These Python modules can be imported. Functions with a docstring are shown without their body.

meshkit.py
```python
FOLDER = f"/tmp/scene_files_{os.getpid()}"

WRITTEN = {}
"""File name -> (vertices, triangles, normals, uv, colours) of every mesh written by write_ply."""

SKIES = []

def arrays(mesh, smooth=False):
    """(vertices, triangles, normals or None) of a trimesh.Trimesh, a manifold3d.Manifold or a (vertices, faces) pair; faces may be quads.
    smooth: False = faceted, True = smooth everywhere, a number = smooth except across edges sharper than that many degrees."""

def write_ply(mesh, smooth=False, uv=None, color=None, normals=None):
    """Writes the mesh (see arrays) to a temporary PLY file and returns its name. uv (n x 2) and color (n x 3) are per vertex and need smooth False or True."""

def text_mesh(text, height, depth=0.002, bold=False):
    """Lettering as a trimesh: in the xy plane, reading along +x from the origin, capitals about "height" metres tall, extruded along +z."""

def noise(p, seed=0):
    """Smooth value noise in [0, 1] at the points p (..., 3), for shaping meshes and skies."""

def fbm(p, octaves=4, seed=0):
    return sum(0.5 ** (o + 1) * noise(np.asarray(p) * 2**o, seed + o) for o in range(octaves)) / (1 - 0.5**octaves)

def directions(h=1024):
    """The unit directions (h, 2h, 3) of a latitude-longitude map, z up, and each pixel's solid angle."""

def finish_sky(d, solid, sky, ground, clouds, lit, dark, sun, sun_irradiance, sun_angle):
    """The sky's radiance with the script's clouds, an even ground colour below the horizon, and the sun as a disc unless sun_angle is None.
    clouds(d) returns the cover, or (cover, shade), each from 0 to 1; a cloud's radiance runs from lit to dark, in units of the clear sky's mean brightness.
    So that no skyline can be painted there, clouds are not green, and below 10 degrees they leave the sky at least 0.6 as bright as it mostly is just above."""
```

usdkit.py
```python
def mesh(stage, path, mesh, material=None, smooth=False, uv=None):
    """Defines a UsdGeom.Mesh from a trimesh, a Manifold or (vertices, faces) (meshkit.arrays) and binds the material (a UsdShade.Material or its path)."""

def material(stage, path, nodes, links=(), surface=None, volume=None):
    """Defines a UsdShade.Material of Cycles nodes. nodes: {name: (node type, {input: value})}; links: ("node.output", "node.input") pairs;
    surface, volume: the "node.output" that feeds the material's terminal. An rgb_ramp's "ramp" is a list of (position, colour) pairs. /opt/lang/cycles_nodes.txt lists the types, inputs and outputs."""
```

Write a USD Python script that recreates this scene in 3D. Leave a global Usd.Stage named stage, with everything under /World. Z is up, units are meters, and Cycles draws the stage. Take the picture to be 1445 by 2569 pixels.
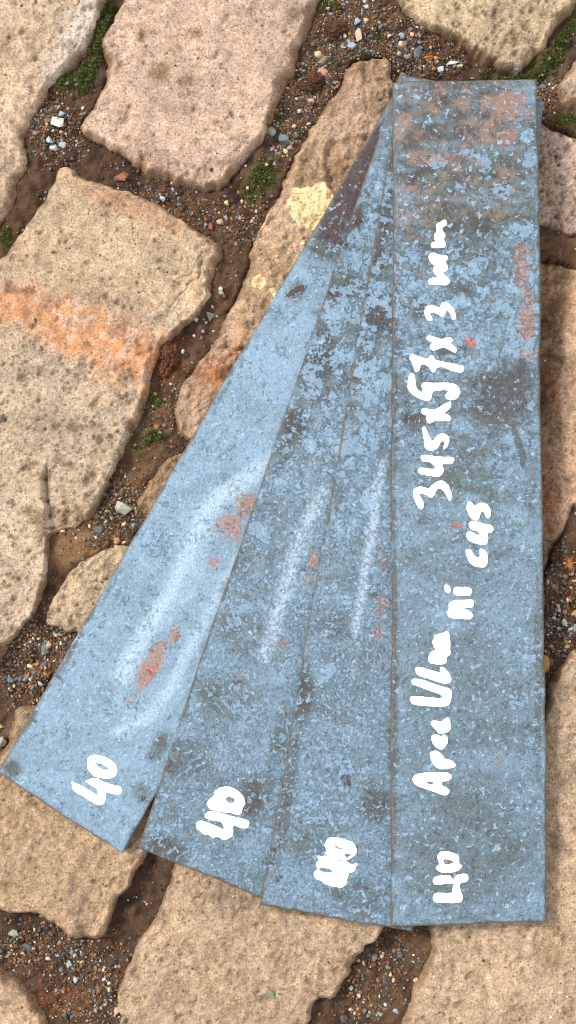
import math, numpy as np, trimesh, shapely, usdkit
from shapely.geometry import Polygon
from scipy import ndimage as nd
from scipy.spatial import ConvexHull
from pxr import Usd, UsdGeom, UsdLux, UsdShade, Gf, Sdf, Vt

stage = Usd.Stage.CreateInMemory()
UsdGeom.SetStageUpAxis(stage, 'Z'); UsdGeom.SetStageMetersPerUnit(stage, 1.0)
UsdGeom.Xform.Define(stage, '/World')

# ------------------------------------------------------------------ camera, sky, sun, exposure
W, H = 1445.0, 2569.0                     # the photograph's own pixels, used to lay things out on the ground
MPP = 0.345 / 2105.0                      # metres per photo pixel at the centre (the marking says 345 mm)
DIST, TILT, FOCAL = 0.55, math.radians(5.5), 50.0
APER = FOCAL * W * MPP / DIST
CAM = np.array([0.0, -DIST * math.sin(TILT), DIST * math.cos(TILT)])
cam = UsdGeom.Camera.Define(stage, '/World/camera')
cam.CreateFocalLengthAttr(FOCAL); cam.CreateHorizontalApertureAttr(APER); cam.CreateVerticalApertureAttr(APER * H / W)
cam.CreateClippingRangeAttr((0.02, 100.0)); cam.CreateExposureAttr(1.66)
cam.AddTranslateOp().Set(Gf.Vec3d(*CAM)); cam.AddRotateXOp().Set(math.degrees(TILT))

SUN_AZ, SUN_EL = math.radians(-62), math.radians(43)     # azimuth from +y clockwise: light comes from the upper left
sun_dir = np.array([math.sin(SUN_AZ) * math.cos(SUN_EL), math.cos(SUN_AZ) * math.cos(SUN_EL), math.sin(SUN_EL)])
usdkit.material(stage, '/World/Looks/sky', {
    'sky': ('sky_texture', {'sky_type': 'single_scattering', 'sun_disc': False, 'sun_elevation': SUN_EL, 'sun_rotation': SUN_AZ}),
    'tc': ('texture_coordinate', {}),
    'n': ('noise_texture', {'scale': 2.5, 'detail': 6, 'roughness': 0.55}),
    'cover': ('map_range', {'range_type': 'smoothstep', 'from_min': 0.25, 'from_max': 0.6, 'to_min': 0.55, 'to_max': 0.95}),
    'mixc': ('mix_color', {'b': (4.1, 4.05, 4.0), 'use_clamp': False}),
    'bg': ('background_shader', {'strength': 0.1})},
    [('tc.generated', 'n.vector'), ('n.fac', 'cover.value'), ('cover.result', 'mixc.fac'), ('sky.color', 'mixc.a'), ('mixc.result', 'bg.color')], surface='bg.background')
dome = UsdLux.DomeLight.Define(stage, '/World/sky')
UsdShade.MaterialBindingAPI.Apply(dome.GetPrim()).Bind(UsdShade.Material.Get(stage, '/World/Looks/sky'))
dome.GetPrim().SetCustomDataByKey('kind', 'structure')
sun = UsdLux.DistantLight.Define(stage, '/World/sun')
sun.CreateIntensityAttr(0.40); sun.CreateAngleAttr(14.0); sun.CreateNormalizeAttr(True); sun.CreateColorAttr(Gf.Vec3f(1.0, 0.95, 0.88))
sun.AddRotateXYZOp().Set(Gf.Vec3f(0, math.degrees(math.pi / 2 - SUN_EL), math.degrees(math.pi / 2 - SUN_AZ)))

# ------------------------------------------------------------------ helpers
def at(px, py, z=0.0):
    """The point at height z that the photo shows at pixel (px, py)."""
    px, py, z = np.broadcast_arrays(np.asarray(px, float), np.asarray(py, float), np.asarray(z, float))
    dx = (px / W - 0.5) * APER / FOCAL; dy = -(py / H - 0.5) * APER * H / W / FOCAL
    c, s = math.cos(TILT), math.sin(TILT)
    d = np.stack([dx, dy * c + s, dy * s - c], -1)
    t = (z - CAM[2]) / d[..., 2]
    return CAM + d * t[..., None]

def photo(x, y, z=0.0):
    """The pixel of the photo for points in the place: used to lay out stains and marks measured on the photo."""
    c, s = math.cos(TILT), math.sin(TILT)
    vx = np.asarray(x) - CAM[0]; vy = np.asarray(y) - CAM[1]; vz = np.asarray(z) - CAM[2]
    cy = vy * c + vz * s; cz = -vy * s + vz * c
    return (vx / -cz * FOCAL / APER + 0.5) * W, (0.5 - cy / -cz * FOCAL / (APER * H / W)) * H

names = {}
def numbered(path):
    k = names.get(path, 0); names[path] = k + 1
    return path if k == 0 else f'{path}_{k:03d}'

def data(prim, **kw):
    for k, v in kw.items():
        if v: prim.SetCustomDataByKey(k, v)

def thing(name, label, cat, group=None, loc=(0, 0, 0)):
    x = UsdGeom.Xform.Define(stage, numbered('/World/' + name)); x.AddTranslateOp().Set(Gf.Vec3d(*map(float, loc)))
    data(x.GetPrim(), label=label, category=cat, group=group)
    return str(x.GetPath())

def put(name, mesh, mat, parent='/World', smooth=True, prims=None, **kw):
    m = usdkit.mesh(stage, numbered(parent + '/' + name), mesh, mat, smooth=smooth)
    for k, a in (prims or {}).items():
        UsdGeom.PrimvarsAPI(m).CreatePrimvar(k, Sdf.ValueTypeNames.Color3fArray, 'vertex').Set(Vt.Vec3fArray.FromNumpy(np.ascontiguousarray(a, np.float32)))
    data(m.GetPrim(), **kw)
    return m

def s2l(c):
    c = np.asarray(c, float) / 255.0
    return np.where(c < 0.04045, c / 12.92, ((c + 0.055) / 1.055) ** 2.4)

def chaikin(p, n=2):
    p = np.asarray(p, float)
    for _ in range(n):
        q = np.roll(p, -1, 0)
        p = np.stack([0.75 * p + 0.25 * q, 0.25 * p + 0.75 * q], 1).reshape(-1, 2)
    return p

def smooth01(a, lo, hi):
    t = np.clip((a - lo) / (hi - lo), 0, 1)
    return t * t * (3 - 2 * t)

def blobs(px, py, spots):
    """Soft ellipses measured on the photo: (x, y, rx, ry, degrees, strength)."""
    out = np.zeros(np.shape(px))
    for x, y, rx, ry, rot, s in spots:
        a = math.radians(rot); u = (px - x) * math.cos(a) + (py - y) * math.sin(a); v = -(px - x) * math.sin(a) + (py - y) * math.cos(a)
        out = np.maximum(out, s * np.clip(1.6 - np.sqrt((u / rx) ** 2 + (v / ry) ** 2), 0, 1.0))
    return out

# ------------------------------------------------------------------ the raster the ground is shaped on (0.5 mm)
RES = 0.0005
X0, X1, Y0, Y1 = -0.160, 0.160, -0.262, 0.262
xs = np.arange(X0, X1 + RES / 2, RES); ys = np.arange(Y0, Y1 + RES / 2, RES)
GX, GY = np.meshgrid(xs, ys)               # rows are y
SH = GX.shape
PX, PY = photo(GX, GY)
def gn(mm, seed):
    """Smooth noise of unit spread with features of about mm millimetres."""
    s = mm / (RES * 1000) / 2; f = max(1, int(s / 3)); r = np.random.default_rng(seed)
    shape = (SH[0] // f + 3, SH[1] // f + 3)
    a = nd.gaussian_filter(r.standard_normal(shape), s / f)
    if f > 1: a = nd.zoom(a, f, order=3)
    a = a[:SH[0], :SH[1]]
    return (a - a.mean()) / a.std()

N30, N14, N7, N4, N2, N1 = (gn(m, 10 + i) for i, m in enumerate((30, 14, 7, 4, 2, 1.1)))
M30, M14, M7, M4, M2, M1 = (gn(m, 40 + i) for i, m in enumerate((30, 14, 7, 4, 2, 1.1)))
WX = 0.0003 * M7 + 0.0003 * M4 + 0.00022 * M2 ; WY = 0.0003 * N7 + 0.0003 * N4 + 0.00022 * N2
def inside(poly_px, warp=1.0, smooth=1):
    p = chaikin(poly_px, smooth); w = at(p[:, 0], p[:, 1])[:, :2]
    g = Polygon(w).buffer(0); shapely.prepare(g)
    b = g.bounds; m = np.zeros(SH, bool)
    i0, i1 = np.searchsorted(ys, [b[1] - .004, b[3] + .004]); j0, j1 = np.searchsorted(xs, [b[0] - .004, b[2] + .004])
    s = np.s_[i0:i1, j0:j1]
    m[s] = shapely.contains_xy(g, GX[s] + warp * WX[s], GY[s] + warp * WY[s])
    return m

# outlines traced on the photograph: points, top level (mm), edge width / depth (mm), colour, dirt colour, pits, pit size, tilt (mm per 100 mm in x, y)
TAN, PINK, GREY, BROWN = (203, 174, 138), (206, 172, 152), (196, 180, 158), (190, 156, 122)
STONES = [
 dict(p=[(-240,-240),(330,-240),(300,-60),(272,0),(250,30),(220,100),(210,145),(175,168),(140,195),(107,250),(85,300),(62,345),(72,385),(66,428),(42,446),(38,495),(15,530),(0,552),(-60,600),(-240,600)], z=0.4, ew=6, ed=8, c=(202,175,146), pits=.25),
 dict(p=[(322,-240),(310,-60),(305,0),(280,35),(250,85),(243,115),(260,155),(255,190),(235,240),(210,285),(185,312),(192,330),(215,345),(250,360),(295,385),(350,430),(400,445),(465,460),(500,475),(565,470),(590,440),(625,395),(660,360),(685,300),(700,260),(722,205),(740,165),(760,120),(788,60),(803,10),(812,-60),(830,-240)], z=1.0, ew=7, ed=9, c=(203,172,148), pits=.35),
 dict(p=[(150,410),(185,415),(200,435),(250,447),(300,465),(375,490),(435,530),(480,565),(525,585),(562,606),(556,640),(541,690),(526,750),(495,790),(448,822),(416,860),(388,905),(372,965),(358,1030),(328,1090),(290,1160),(262,1220),(240,1282),(218,1312),(200,1330),(128,1345),(120,1370),(122,1440),(100,1495),(64,1560),(28,1620),(0,1660),(-60,1700),(-240,1690),(-240,650),(-40,660),(0,640),(30,600),(80,530),(125,470),(135,425)], z=1.0, ew=5, ed=8, c=(202,179,150), pits=1.5),
 dict(p=[(888,132),(868,145),(858,172),(845,210),(818,255),(788,290),(768,325),(753,360),(728,385),(722,410),(695,480),(662,530),(637,590),(622,640),(590,740),(556,795),(540,850),(505,898),(474,932),(452,962),(432,1020),(434,1075),(470,1108),(540,1100),(680,1060),(760,960),(840,840),(940,700),(1000,560),(1005,380),(995,260),(990,200),(994,152),(986,133),(938,128),(918,122)], z=-1.2, ew=5, ed=7, c=(196,163,132), pits=.4),
 dict(p=[(470,1118),(450,1130),(408,1146),(380,1190),(345,1235),(325,1262),(350,1285),(400,1290),(560,1240),(640,1120)], z=-3.4, ew=4, ed=4, c=(178,146,112), pits=.4),
 dict(p=[(300,1352),(262,1372),(200,1398),(165,1440),(128,1492),(100,1552),(112,1576),(190,1592),(300,1690),(420,1560),(360,1380)], z=-2.2, ew=4, ed=4.5, c=(196,172,138), pits=.9),
 dict(p=[(190,1762),(92,1764),(50,1762),(34,1775),(14,1852),(-10,1900),(-240,1960),(-240,2290),(0,2290),(100,2306),(128,2326),(175,2356),(222,2373),(246,2371),(268,2345),(275,2295),(312,2245),(350,2186),(368,2150),(420,2080),(420,1900),(300,1780)], z=-.2, ew=5, ed=8, c=(190,160,126), pits=.3),
 dict(p=[(440,2130),(430,2172),(420,2220),(392,2280),(362,2330),(340,2380),(322,2425),(300,2475),(290,2512),(300,2569),(290,2810),(760,2810),(775,2600),(783,2562),(790,2526),(853,2506),(860,2476),(893,2432),(904,2396),(938,2372),(968,2336),(985,2280),(900,2140),(600,2080)], z=.2, ew=4, ed=8, c=(194,165,134), pits=.3),
 dict(p=[(1085,2280),(1078,2335),(1084,2385),(1068,2427),(1053,2472),(1028,2522),(1008,2570),(990,2640),(960,2810),(1700,2810),(1700,1620),(1445,1622),(1416,1657),(1388,1702),(1368,1757),(1330,1830),(1180,2000)], z=.2, ew=4, ed=8, c=(194,166,135), pits=.35),
 dict(p=[(-240,2400),(-20,2425),(0,2438),(30,2460),(65,2486),(100,2536),(112,2570),(140,2810),(-240,2810)], z=-1.0, ew=6, ed=7, c=(196,164,132), pits=.2),
 dict(p=[(970,-240),(985,-30),(993,0),(1008,25),(1063,60),(1118,90),(1163,105),(1183,130),(1233,155),(1278,181),(1308,189),(1323,170),(1348,140),(1393,85),(1423,40),(1447,5),(1480,-80),(1500,-240)], z=.6, ew=5, ed=9, c=(202,178,142), pits=.9),
 dict(p=[(1700,90),(1470,110),(1445,128),(1432,160),(1398,195),(1390,214),(1396,232),(1423,256),(1447,264),(1520,280),(1700,290)], z=.4, ew=5, ed=8, c=(198,172,146), pits=.8),
 dict(p=[(1330,285),(1366,284),(1393,300),(1445,327),(1560,350),(1700,350),(1700,600),(1445,592),(1418,586),(1353,556),(1300,550),(1290,400)], z=-4.6, ew=5, ed=4.5, c=(190,164,146), pits=1.6),
 dict(p=[(1300,640),(1348,628),(1410,640),(1440,660),(1520,680),(1700,690),(1700,1270),(1520,1265),(1450,1272),(1440,1292),(1433,1312),(1418,1352),(1408,1372),(1393,1397),(1373,1457),(1356,1482),(1320,1460),(1290,1300),(1280,900)], z=-1.8, ew=6, ed=6, c=(196,160,128), pits=.6),
]
ID = np.full(SH, -1, np.int16); HT = np.full(SH, -0.05); COL = np.zeros(SH + (3,)); DIN = np.zeros(SH)
# height of the whole-stone waves, shared
WAVE = 0.0003 * N14 + 0.00024 * N7 + 0.00026 * N4 + 0.0002 * N2 + 0.00012 * N1
masks = []
for k, st in enumerate(STONES):
    m = inside(st['p']) & (ID < 0)
    ID[m] = k; masks.append(m)
rng = np.random.default_rng(5)
# pits gnawed into the tops
PIT = np.zeros(SH); PITM = np.zeros(SH)
def dig(px, py, r_mm, depth_mm, ell=1.0, rot=0.0):
    w = at(px, py); j, i = (w[0] - X0) / RES, (w[1] - Y0) / RES; r = r_mm / 1000 / RES; n = int(r * max(ell, 1) * 2.2) + 2
    i0, i1, j0, j1 = max(0, int(i) - n), min(SH[0], int(i) + n + 1), max(0, int(j) - n), min(SH[1], int(j) + n + 1)
    if i0 >= i1 or j0 >= j1: return
    II, JJ = np.mgrid[i0:i1, j0:j1]; c, s = math.cos(rot), math.sin(rot)
    u = ((JJ - j) * c + (II - i) * s) / (r * ell); v = (-(JJ - j) * s + (II - i) * c) / r
    q = (u * u + v * v) * (1 + 0.35 * M2[i0:i1, j0:j1])
    g = np.exp(-np.clip(q, 0, 9) ** 1.5)
    PIT[i0:i1, j0:j1] = np.maximum(PIT[i0:i1, j0:j1], g * depth_mm / 1000)
    PITM[i0:i1, j0:j1] = np.maximum(PITM[i0:i1, j0:j1], g)
for k, st in enumerate(STONES):
    ii, jj = np.nonzero(masks[k] & (PX > -150) & (PX < 1600) & (PY > -150) & (PY < 2720))
    n = int(len(ii) * RES * RES * 1e6 / 100 * 7 * st['pits'])
    for q in rng.integers(0, len(ii), n):
        px, py = PX[ii[q], jj[q]], PY[ii[q], jj[q]]
        if k == 2 and not (py > 850 or py < 640) and rng.random() < .7: continue
        if k == 2 and py < 700 and rng.random() < .75: continue
        r = 0.28 + rng.gamma(1.4, .22)
        dig(px, py, min(r, 1.5), min(.35 + .6 * r, 1.1), rng.uniform(1, 1.7), rng.uniform(0, 3.14))
for a in [(322,285,1.3,1.4,3.6,1.25),(190,1075,2,1.2,1.2,0),(150,1070,1.4,1,1.5,.4),(60,950,2,1,1.4,.6),(192,945,2,1,1,0),(145,1155,1.7,1,2,.2),(88,1165,1.5,1,1.6,.2),(13,1052,1.4,1.2,1,0),
          (400,192,2.4,.6,1.5,.4),(405,170,2.2,.5,1.4,0),(355,95,1.6,.6,2,1.3),(495,85,3,.4,1.5,0),(470,205,2,.5,1.6,.3),(180,810,1.7,1.1,1.7,1.2),(148,855,1.6,1,1.5,.3),(300,890,1.3,.7,2.5,-.4),(520,590,.1,.1,1,0),
          (1243,30,1.2,1.1,2.5,1.3),(1150,20,1.4,1,1,0),(1238,148,1.2,1,1.4,0),(1155,60,1.2,.9,1,0),(655,705,2.6,.9,1,0),(1418,480,1.6,.9,1,0),(1360,405,1.8,.8,1,0),(1380,500,1.5,.8,1,0)]:
    dig(*a)
# broken ledges: polygons where the surface steps down (mm)
LEDGE = np.zeros(SH)
def ledge(poly, mm, soft=0.6, warp=1.6):
    m = nd.gaussian_filter(inside(poly, warp).astype(float), soft / .5)
    LEDGE[:] = np.minimum(LEDGE, -m * mm / 1000)
ledge([(110,1172),(150,1215),(216,1305),(230,1330),(120,1350),(113,1280)], 4.5, .8)
ledge([(828,352),(880,342),(935,335),(930,400),(900,450),(855,500),(825,480),(822,430),(812,400)], 1.6, .7)
ledge([(905,120),(925,120),(935,170),(932,200),(918,215),(910,190)], 2.6, .8)
ledge([(932,115),(1010,125),(1005,230),(960,215),(940,180)], 1.1, .6)
ledge([(700,480),(740,455),(830,450),(840,560),(770,600),(740,640),(690,720),(640,740),(600,790),(560,800),(600,650),(660,540)], .8, 1.2)
ledge([(445,700),(530,655),(560,600),(560,700),(520,790),(480,815),(440,800),(400,830),(420,760)], 1.0, .8)
ledge([(470,690),(490,680),(470,740),(440,775),(430,760)], 1.1, .4)
ledge([(505,640),(525,620),(530,690),(490,720)], .9, .5)
ledge([(400,2300),(425,2260),(420,2330),(400,2345),(350,2400),(325,2420),(345,2370),(380,2300)], 1.6, .6)
ledge([(1340,620),(1430,645),(1440,700),(1400,780),(1385,900),(1370,1010),(1340,1100),(1300,1100),(1280,700)], 3.6, 2.2)
ledge([(1300,1380),(1375,1350),(1420,1360),(1390,1400),(1350,1490),(1300,1500)], 1.6, .5)
ledge([(-20,560),(40,490),(38,440),(80,430),(78,340),(62,320),(20,420),(-40,430),(-100,600)], 1.6, .9)
ledge([(250,345),(290,358),(320,365),(330,380),(300,395),(250,372)], 1.6, .6)
ledge([(640,60),(790,20),(830,60),(740,240),(690,340),(672,330),(720,200),(770,100)], 2.2, 1.3)
ledge([(480,430),(560,425),(600,400),(640,350),(680,330),(640,440),(560,490),(480,480)], 1.3, .9)
ledge([(150,180),(225,110),(215,160),(150,205),(110,260),(80,310),(50,320),(100,240)], 2.0, 1.3)
ledge([(1290,160),(1340,120),(1400,60),(1440,20),(1420,70),(1350,160),(1310,195),(1270,185)], 1.4, .9)
ledge([(1130,90),(1180,110),(1190,135),(1280,185),(1250,175),(1160,130)], 1.5, .7)
RIPS = np.zeros(SH)
def crack(pts, mm, w=0.5):
    p = np.asarray(pts, float); q = at(p[:, 0], p[:, 1])[:, :2]
    g = shapely.LineString(q); b = g.buffer(.004).bounds
    i0, i1 = np.clip(np.searchsorted(ys, [b[1], b[3]]), 0, SH[0]); j0, j1 = np.clip(np.searchsorted(xs, [b[0], b[2]]), 0, SH[1])
    s = np.s_[i0:i1, j0:j1]
    d = shapely.distance(g, shapely.points(GX[s] + 1.3 * WX[s], GY[s] + 1.3 * WY[s])) * 1000
    RIPS[s] = np.minimum(RIPS[s], -mm / 1000 * np.exp(-(d / w) ** 2))
crack([(108,1165),(112,1200),(114,1240),(116,1300)], 3.0, .6)
crack([(430,770),(450,740),(475,720),(500,690),(505,660)], 1.0)
crack([(446,700),(480,690),(500,640)], .8, .4)
crack([(1362,1345),(1400,1365)], 1.2, .4)
crack([(1425,190),(1433,165),(1430,140)], .7, .4)
crack([(530,880),(560,868),(600,872),(640,868)], 1.2, .5)
ledge([(505,900),(545,872),(640,868),(700,1000),(600,1120),(420,1120),(415,1000),(470,925)], 1.0, .5)
crack([(1370,575),(1400,590)], .8, .4)

Zd = {}; ew_of = {}
for k, st in enumerate(STONES):
    m = masks[k]
    d = (nd.distance_transform_edt(m) - nd.distance_transform_edt(~m)) * RES * 1000      # mm, inside positive
    d = nd.gaussian_filter(d, 0.8)
    ew = st['ew'] * .56 * (1 + .35 * np.clip(M14, -1.5, 1.5) + .08 * np.clip(M4, -1.5, 1.5)) ; ew_of[k] = ew / .62; t = np.clip(1 - d / ew, 0, 1)
    drop = st['ed'] * (.25 * (1 - np.sqrt(np.maximum(0, 1 - t ** 2))) + .75 * t ** 1.35)
    h = st['z'] / 1000 - drop / 1000 + np.where(d < 0, d * 2.5, 0) / 1000 + .0007 * (1 - np.exp(-np.maximum(d, 0) / 18))
    rough = 1 + 1.6 * np.exp(-np.maximum(d, 0) / 3)
    h = h + WAVE * rough * (1.15 if k == 3 else 1) + LEDGE + RIPS - PIT * (d > 0)
    h += (0.00045 * M2 + .00025 * M4) * np.exp(-np.maximum(d, 0) / 3)
    if k == 13: h += -.0038 * smooth01(-PX, -1425, -1350) - .0016
    near = d > -3.2
    Zd[k] = (d, h, near)
    HT = np.where(near, np.maximum(HT, h), HT)
    DIN = np.where(m, d, DIN)
PLATE_FLOOR = 0.0016
for k in Zd:                                  # the plates rest on the highest points
    d, h, near = Zd[k]; Zd[k] = (d, np.where(h > .0012, .0012 + (h - .0012) * .25, h), near)

# ------------------------------------------------------------------ colours of the stones (albedo)
EXPO = 1.42
def alb(c): return s2l(c) / EXPO
RUST = np.clip(blobs(PX, PY, [(40,765,120,52,14,.85),(190,825,130,62,20,.92),(310,885,100,66,22,.9),(390,910,36,70,15,.8),(120,790,60,40,20,.8),
    (570,925,60,45,-30,.85),(520,930,40,35,0,.8),(490,970,35,30,0,.4),(1385,960,20,45,0,.55),(1375,1240,30,55,0,.75),(1385,1320,25,35,0,.5),(1390,1010,18,40,0,.5),(1410,750,40,20,0,.25)]) + .05 * N7 + .05 * N4, 0, 1)
RUST *= blobs(PX, PY, [(60,775,150,95,18,1),(200,835,170,105,20,1),(330,890,120,105,22,1),(570,925,95,65,-30,1),(490,960,50,40,0,1),(1385,1000,45,120,0,1),(1380,1270,50,110,0,1),(1410,750,60,40,0,1)]) > 0
YEL = smooth01(nd.gaussian_filter(inside([(740,460),(775,470),(812,442),(822,470),(836,490),(828,520),(806,560),(795,575),(755,572),(738,540),(722,530),(722,500),(738,490)], 1.8).astype(float), 1.2), .3, .6)
YEL = np.maximum(YEL, smooth01(nd.gaussian_filter((inside([(640,690),(660,685),(672,700),(662,722),(640,718),(634,704)], 2.2) | inside([(678,720),(695,722),(700,745),(685,738)], 2)).astype(float), 1.0), .3, .6) * .8)
YEL = np.maximum(YEL, smooth01(nd.gaussian_filter(inside([(750,602),(764,600),(768,612),(752,614)], 1).astype(float), 1.0), .3, .6))
DIRT = blobs(PX, PY, [(400,180,30,25,0,.7),(490,88,18,12,0,.7),(355,95,12,25,0,.6),(410,120,10,25,0,.2),(470,205,25,10,0,.5),(480,240,20,8,0,.4),(820,430,60,60,0,.7),(690,660,50,60,0,.45),(640,780,50,50,0,.6),
    (1390,720,45,90,0,.75),(1368,900,30,200,0,.75),(1370,1400,30,60,0,.8),(150,1310,60,40,0,.8),(60,80,50,60,0,.22),(20,140,40,50,0,.3),(250,1960,200,60,35,.25),(60,2030,60,60,0,.4),(1390,2370,40,50,0,.45),(1410,2160,20,80,0,.3),
    (580,2480,60,40,0,.2),(420,1170,50,35,0,.5),(340,1250,40,25,0,.6),(350,520,120,22,20,.35),(500,620,40,40,0,.1),(930,170,50,40,0,.4),(1360,440,22,100,0,.3),(60,2230,80,40,0,.25)])
for k, st in enumerate(STONES):
    m = Zd[k][2] & (Zd[k][1] >= HT - 1e-6) if False else Zd[k][2]
    d = Zd[k][0]
    c = np.broadcast_to(np.array(alb(st['c'])) * (.865, .855, .835) * .96 + .04 * .86 * float(np.mean(alb(st['c']))), SH + (3,)) * (1 + .07 * N30 + .05 * N7 + .04 * N4 + .05 * N2)[..., None]
    if k == 2:                                # the upper part is warmer than the pitted lower part
        w = smooth01(PY, 700, 900)[..., None]; c = c * (w * np.array([1.0, 1.0, 1.0]) + (1 - w) * np.array([1.0, .95, .88]))
        w = (blobs(PX, PY, [(330,520,150,25,24,.6)]) )[..., None]; c = c * (1 - w) + w * alb((190,140,108))
    if k == 0:
        w = (blobs(PX, PY, [(215,60,40,90,35,.9),(150,150,30,60,40,.7)]))[..., None]; c = c * (1 - w) + w * alb((200,186,172))
    c = c * (1 - .16 * smooth01(M14 + .6 * M4, .4, 1.6))[..., None]
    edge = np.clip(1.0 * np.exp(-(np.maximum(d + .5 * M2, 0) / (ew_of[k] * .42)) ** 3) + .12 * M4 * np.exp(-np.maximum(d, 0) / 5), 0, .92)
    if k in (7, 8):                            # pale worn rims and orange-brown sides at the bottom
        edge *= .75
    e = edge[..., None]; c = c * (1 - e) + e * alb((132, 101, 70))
    w = np.clip(.85 * DIRT * (1 + .35 * M4 + .4 * M2 + .3 * M1), 0, .85)[..., None]; c = c * (1 - w) + w * alb((134, 104, 70))
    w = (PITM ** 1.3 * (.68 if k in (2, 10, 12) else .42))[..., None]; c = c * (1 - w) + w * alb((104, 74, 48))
    w = np.clip(RUST * 1.15, 0, .95)[..., None]
    rc = np.array(alb((192, 138, 98))) * 1.05 * (1 + .12 * N4 + .10 * N2)[..., None]
    g = smooth01(M4 * .7 + M2 * .6, .1, 1.2)[..., None] * .6
    rc = rc * (1 - g) + g * np.array(alb((200, 172, 156))) * 1.2
    hot = smooth01(N7 * .4 + N4 * .5 + N2 * .3, .5, 1.6)[..., None] * .5; rc = rc * (1 - hot) + hot * np.array(alb((214, 136, 74))) * 1.0
    if k not in (2,): rc = rc * np.array([.72, .64, .58])
    c = c * (1 - w) + w * rc
    if k == 3:
        w = YEL[..., None]; c = c * (1 - w) + w * np.array(alb((228, 200, 148))) * 1.08 * (1 + .10 * N2 + .08 * M1)[..., None]
    st['col'] = np.clip(c, .01, .9)
    if k == 3:
        dd, hh, nn = Zd[k]; Zd[k] = (dd, hh + YEL * .0006 + YEL * .00012 * N2, nn)

# ------------------------------------------------------------------ soil in the joints
SOILDROP = blobs(PX, PY, [(330,2280,40,120,25,.0022),(950,2450,60,120,30,.0020),(10,1000,1,1,0,0),(600,560,50,90,30,.0012),(480,840,50,60,30,.0008)])
SOILUP = blobs(PX, PY, [(960,90,170,110,20,.0022),(150,330,60,70,20,.0016),(90,1640,110,110,20,.0022),(200,1370,110,60,0,.0030),(1400,600,60,35,0,.001),(40,1560,60,90,0,.001),(240,1620,60,60,0,.003),(420,1290,60,60,0,.002)])
ROUGH_SOIL = .00065 * N7 + .00045 * N4 + .00035 * M2 + .00022 * M1
SOIL = -.0056 - SOILDROP + SOILUP + .0006 * N30 + ROUGH_SOIL
MOSSZ = [(225,150,20,75,15,1),(245,70,14,60,20,.9),(265,20,16,30,20,.8),(190,190,38,16,0,1),(150,205,20,14,0,.6),(742,325,16,13,0,.8),(660,430,26,42,20,.95),(640,470,28,25,0,.8),(822,4,26,10,0,1),(905,128,11,8,0,1),(1352,172,45,16,-15,1),
         (1395,125,20,48,35,1),(1425,80,16,40,30,.8),(1428,292,26,15,0,.7),(1440,340,10,30,0,.4),(378,1092,22,22,0,.75),(390,1000,18,26,0,.4),(8,590,12,30,0,.6),(960,70,25,22,0,.45),(1260,180,60,9,10,.5),(345,1110,20,30,0,.4),(700,270,8,20,0,.4),(850,150,7,25,20,.3)]
MOSS = np.clip(blobs(PX, PY, MOSSZ) * (1 + .25 * M4 + .25 * M2), 0, 1)
for k in Zd:                                  # the soil stays below every stone's own face
    d, h, near = Zd[k]; SOIL = np.where(near & (d > 1.0), np.minimum(SOIL, h - .0015), SOIL)
SOIL += MOSS * (.0009 + .0003 * np.abs(N2))
BRN = np.array(alb((78, 58, 42)))
sc = np.broadcast_to(BRN, SH + (3,)) * (1 + .16 * N14 + .13 * N4 + .16 * N2 + .12 * M1)[..., None]
w = smooth01(M14 + .5 * M4, .1, 1.6)[..., None] * .6; sc = sc * (1 - w) + w * alb((104, 78, 54))
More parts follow.
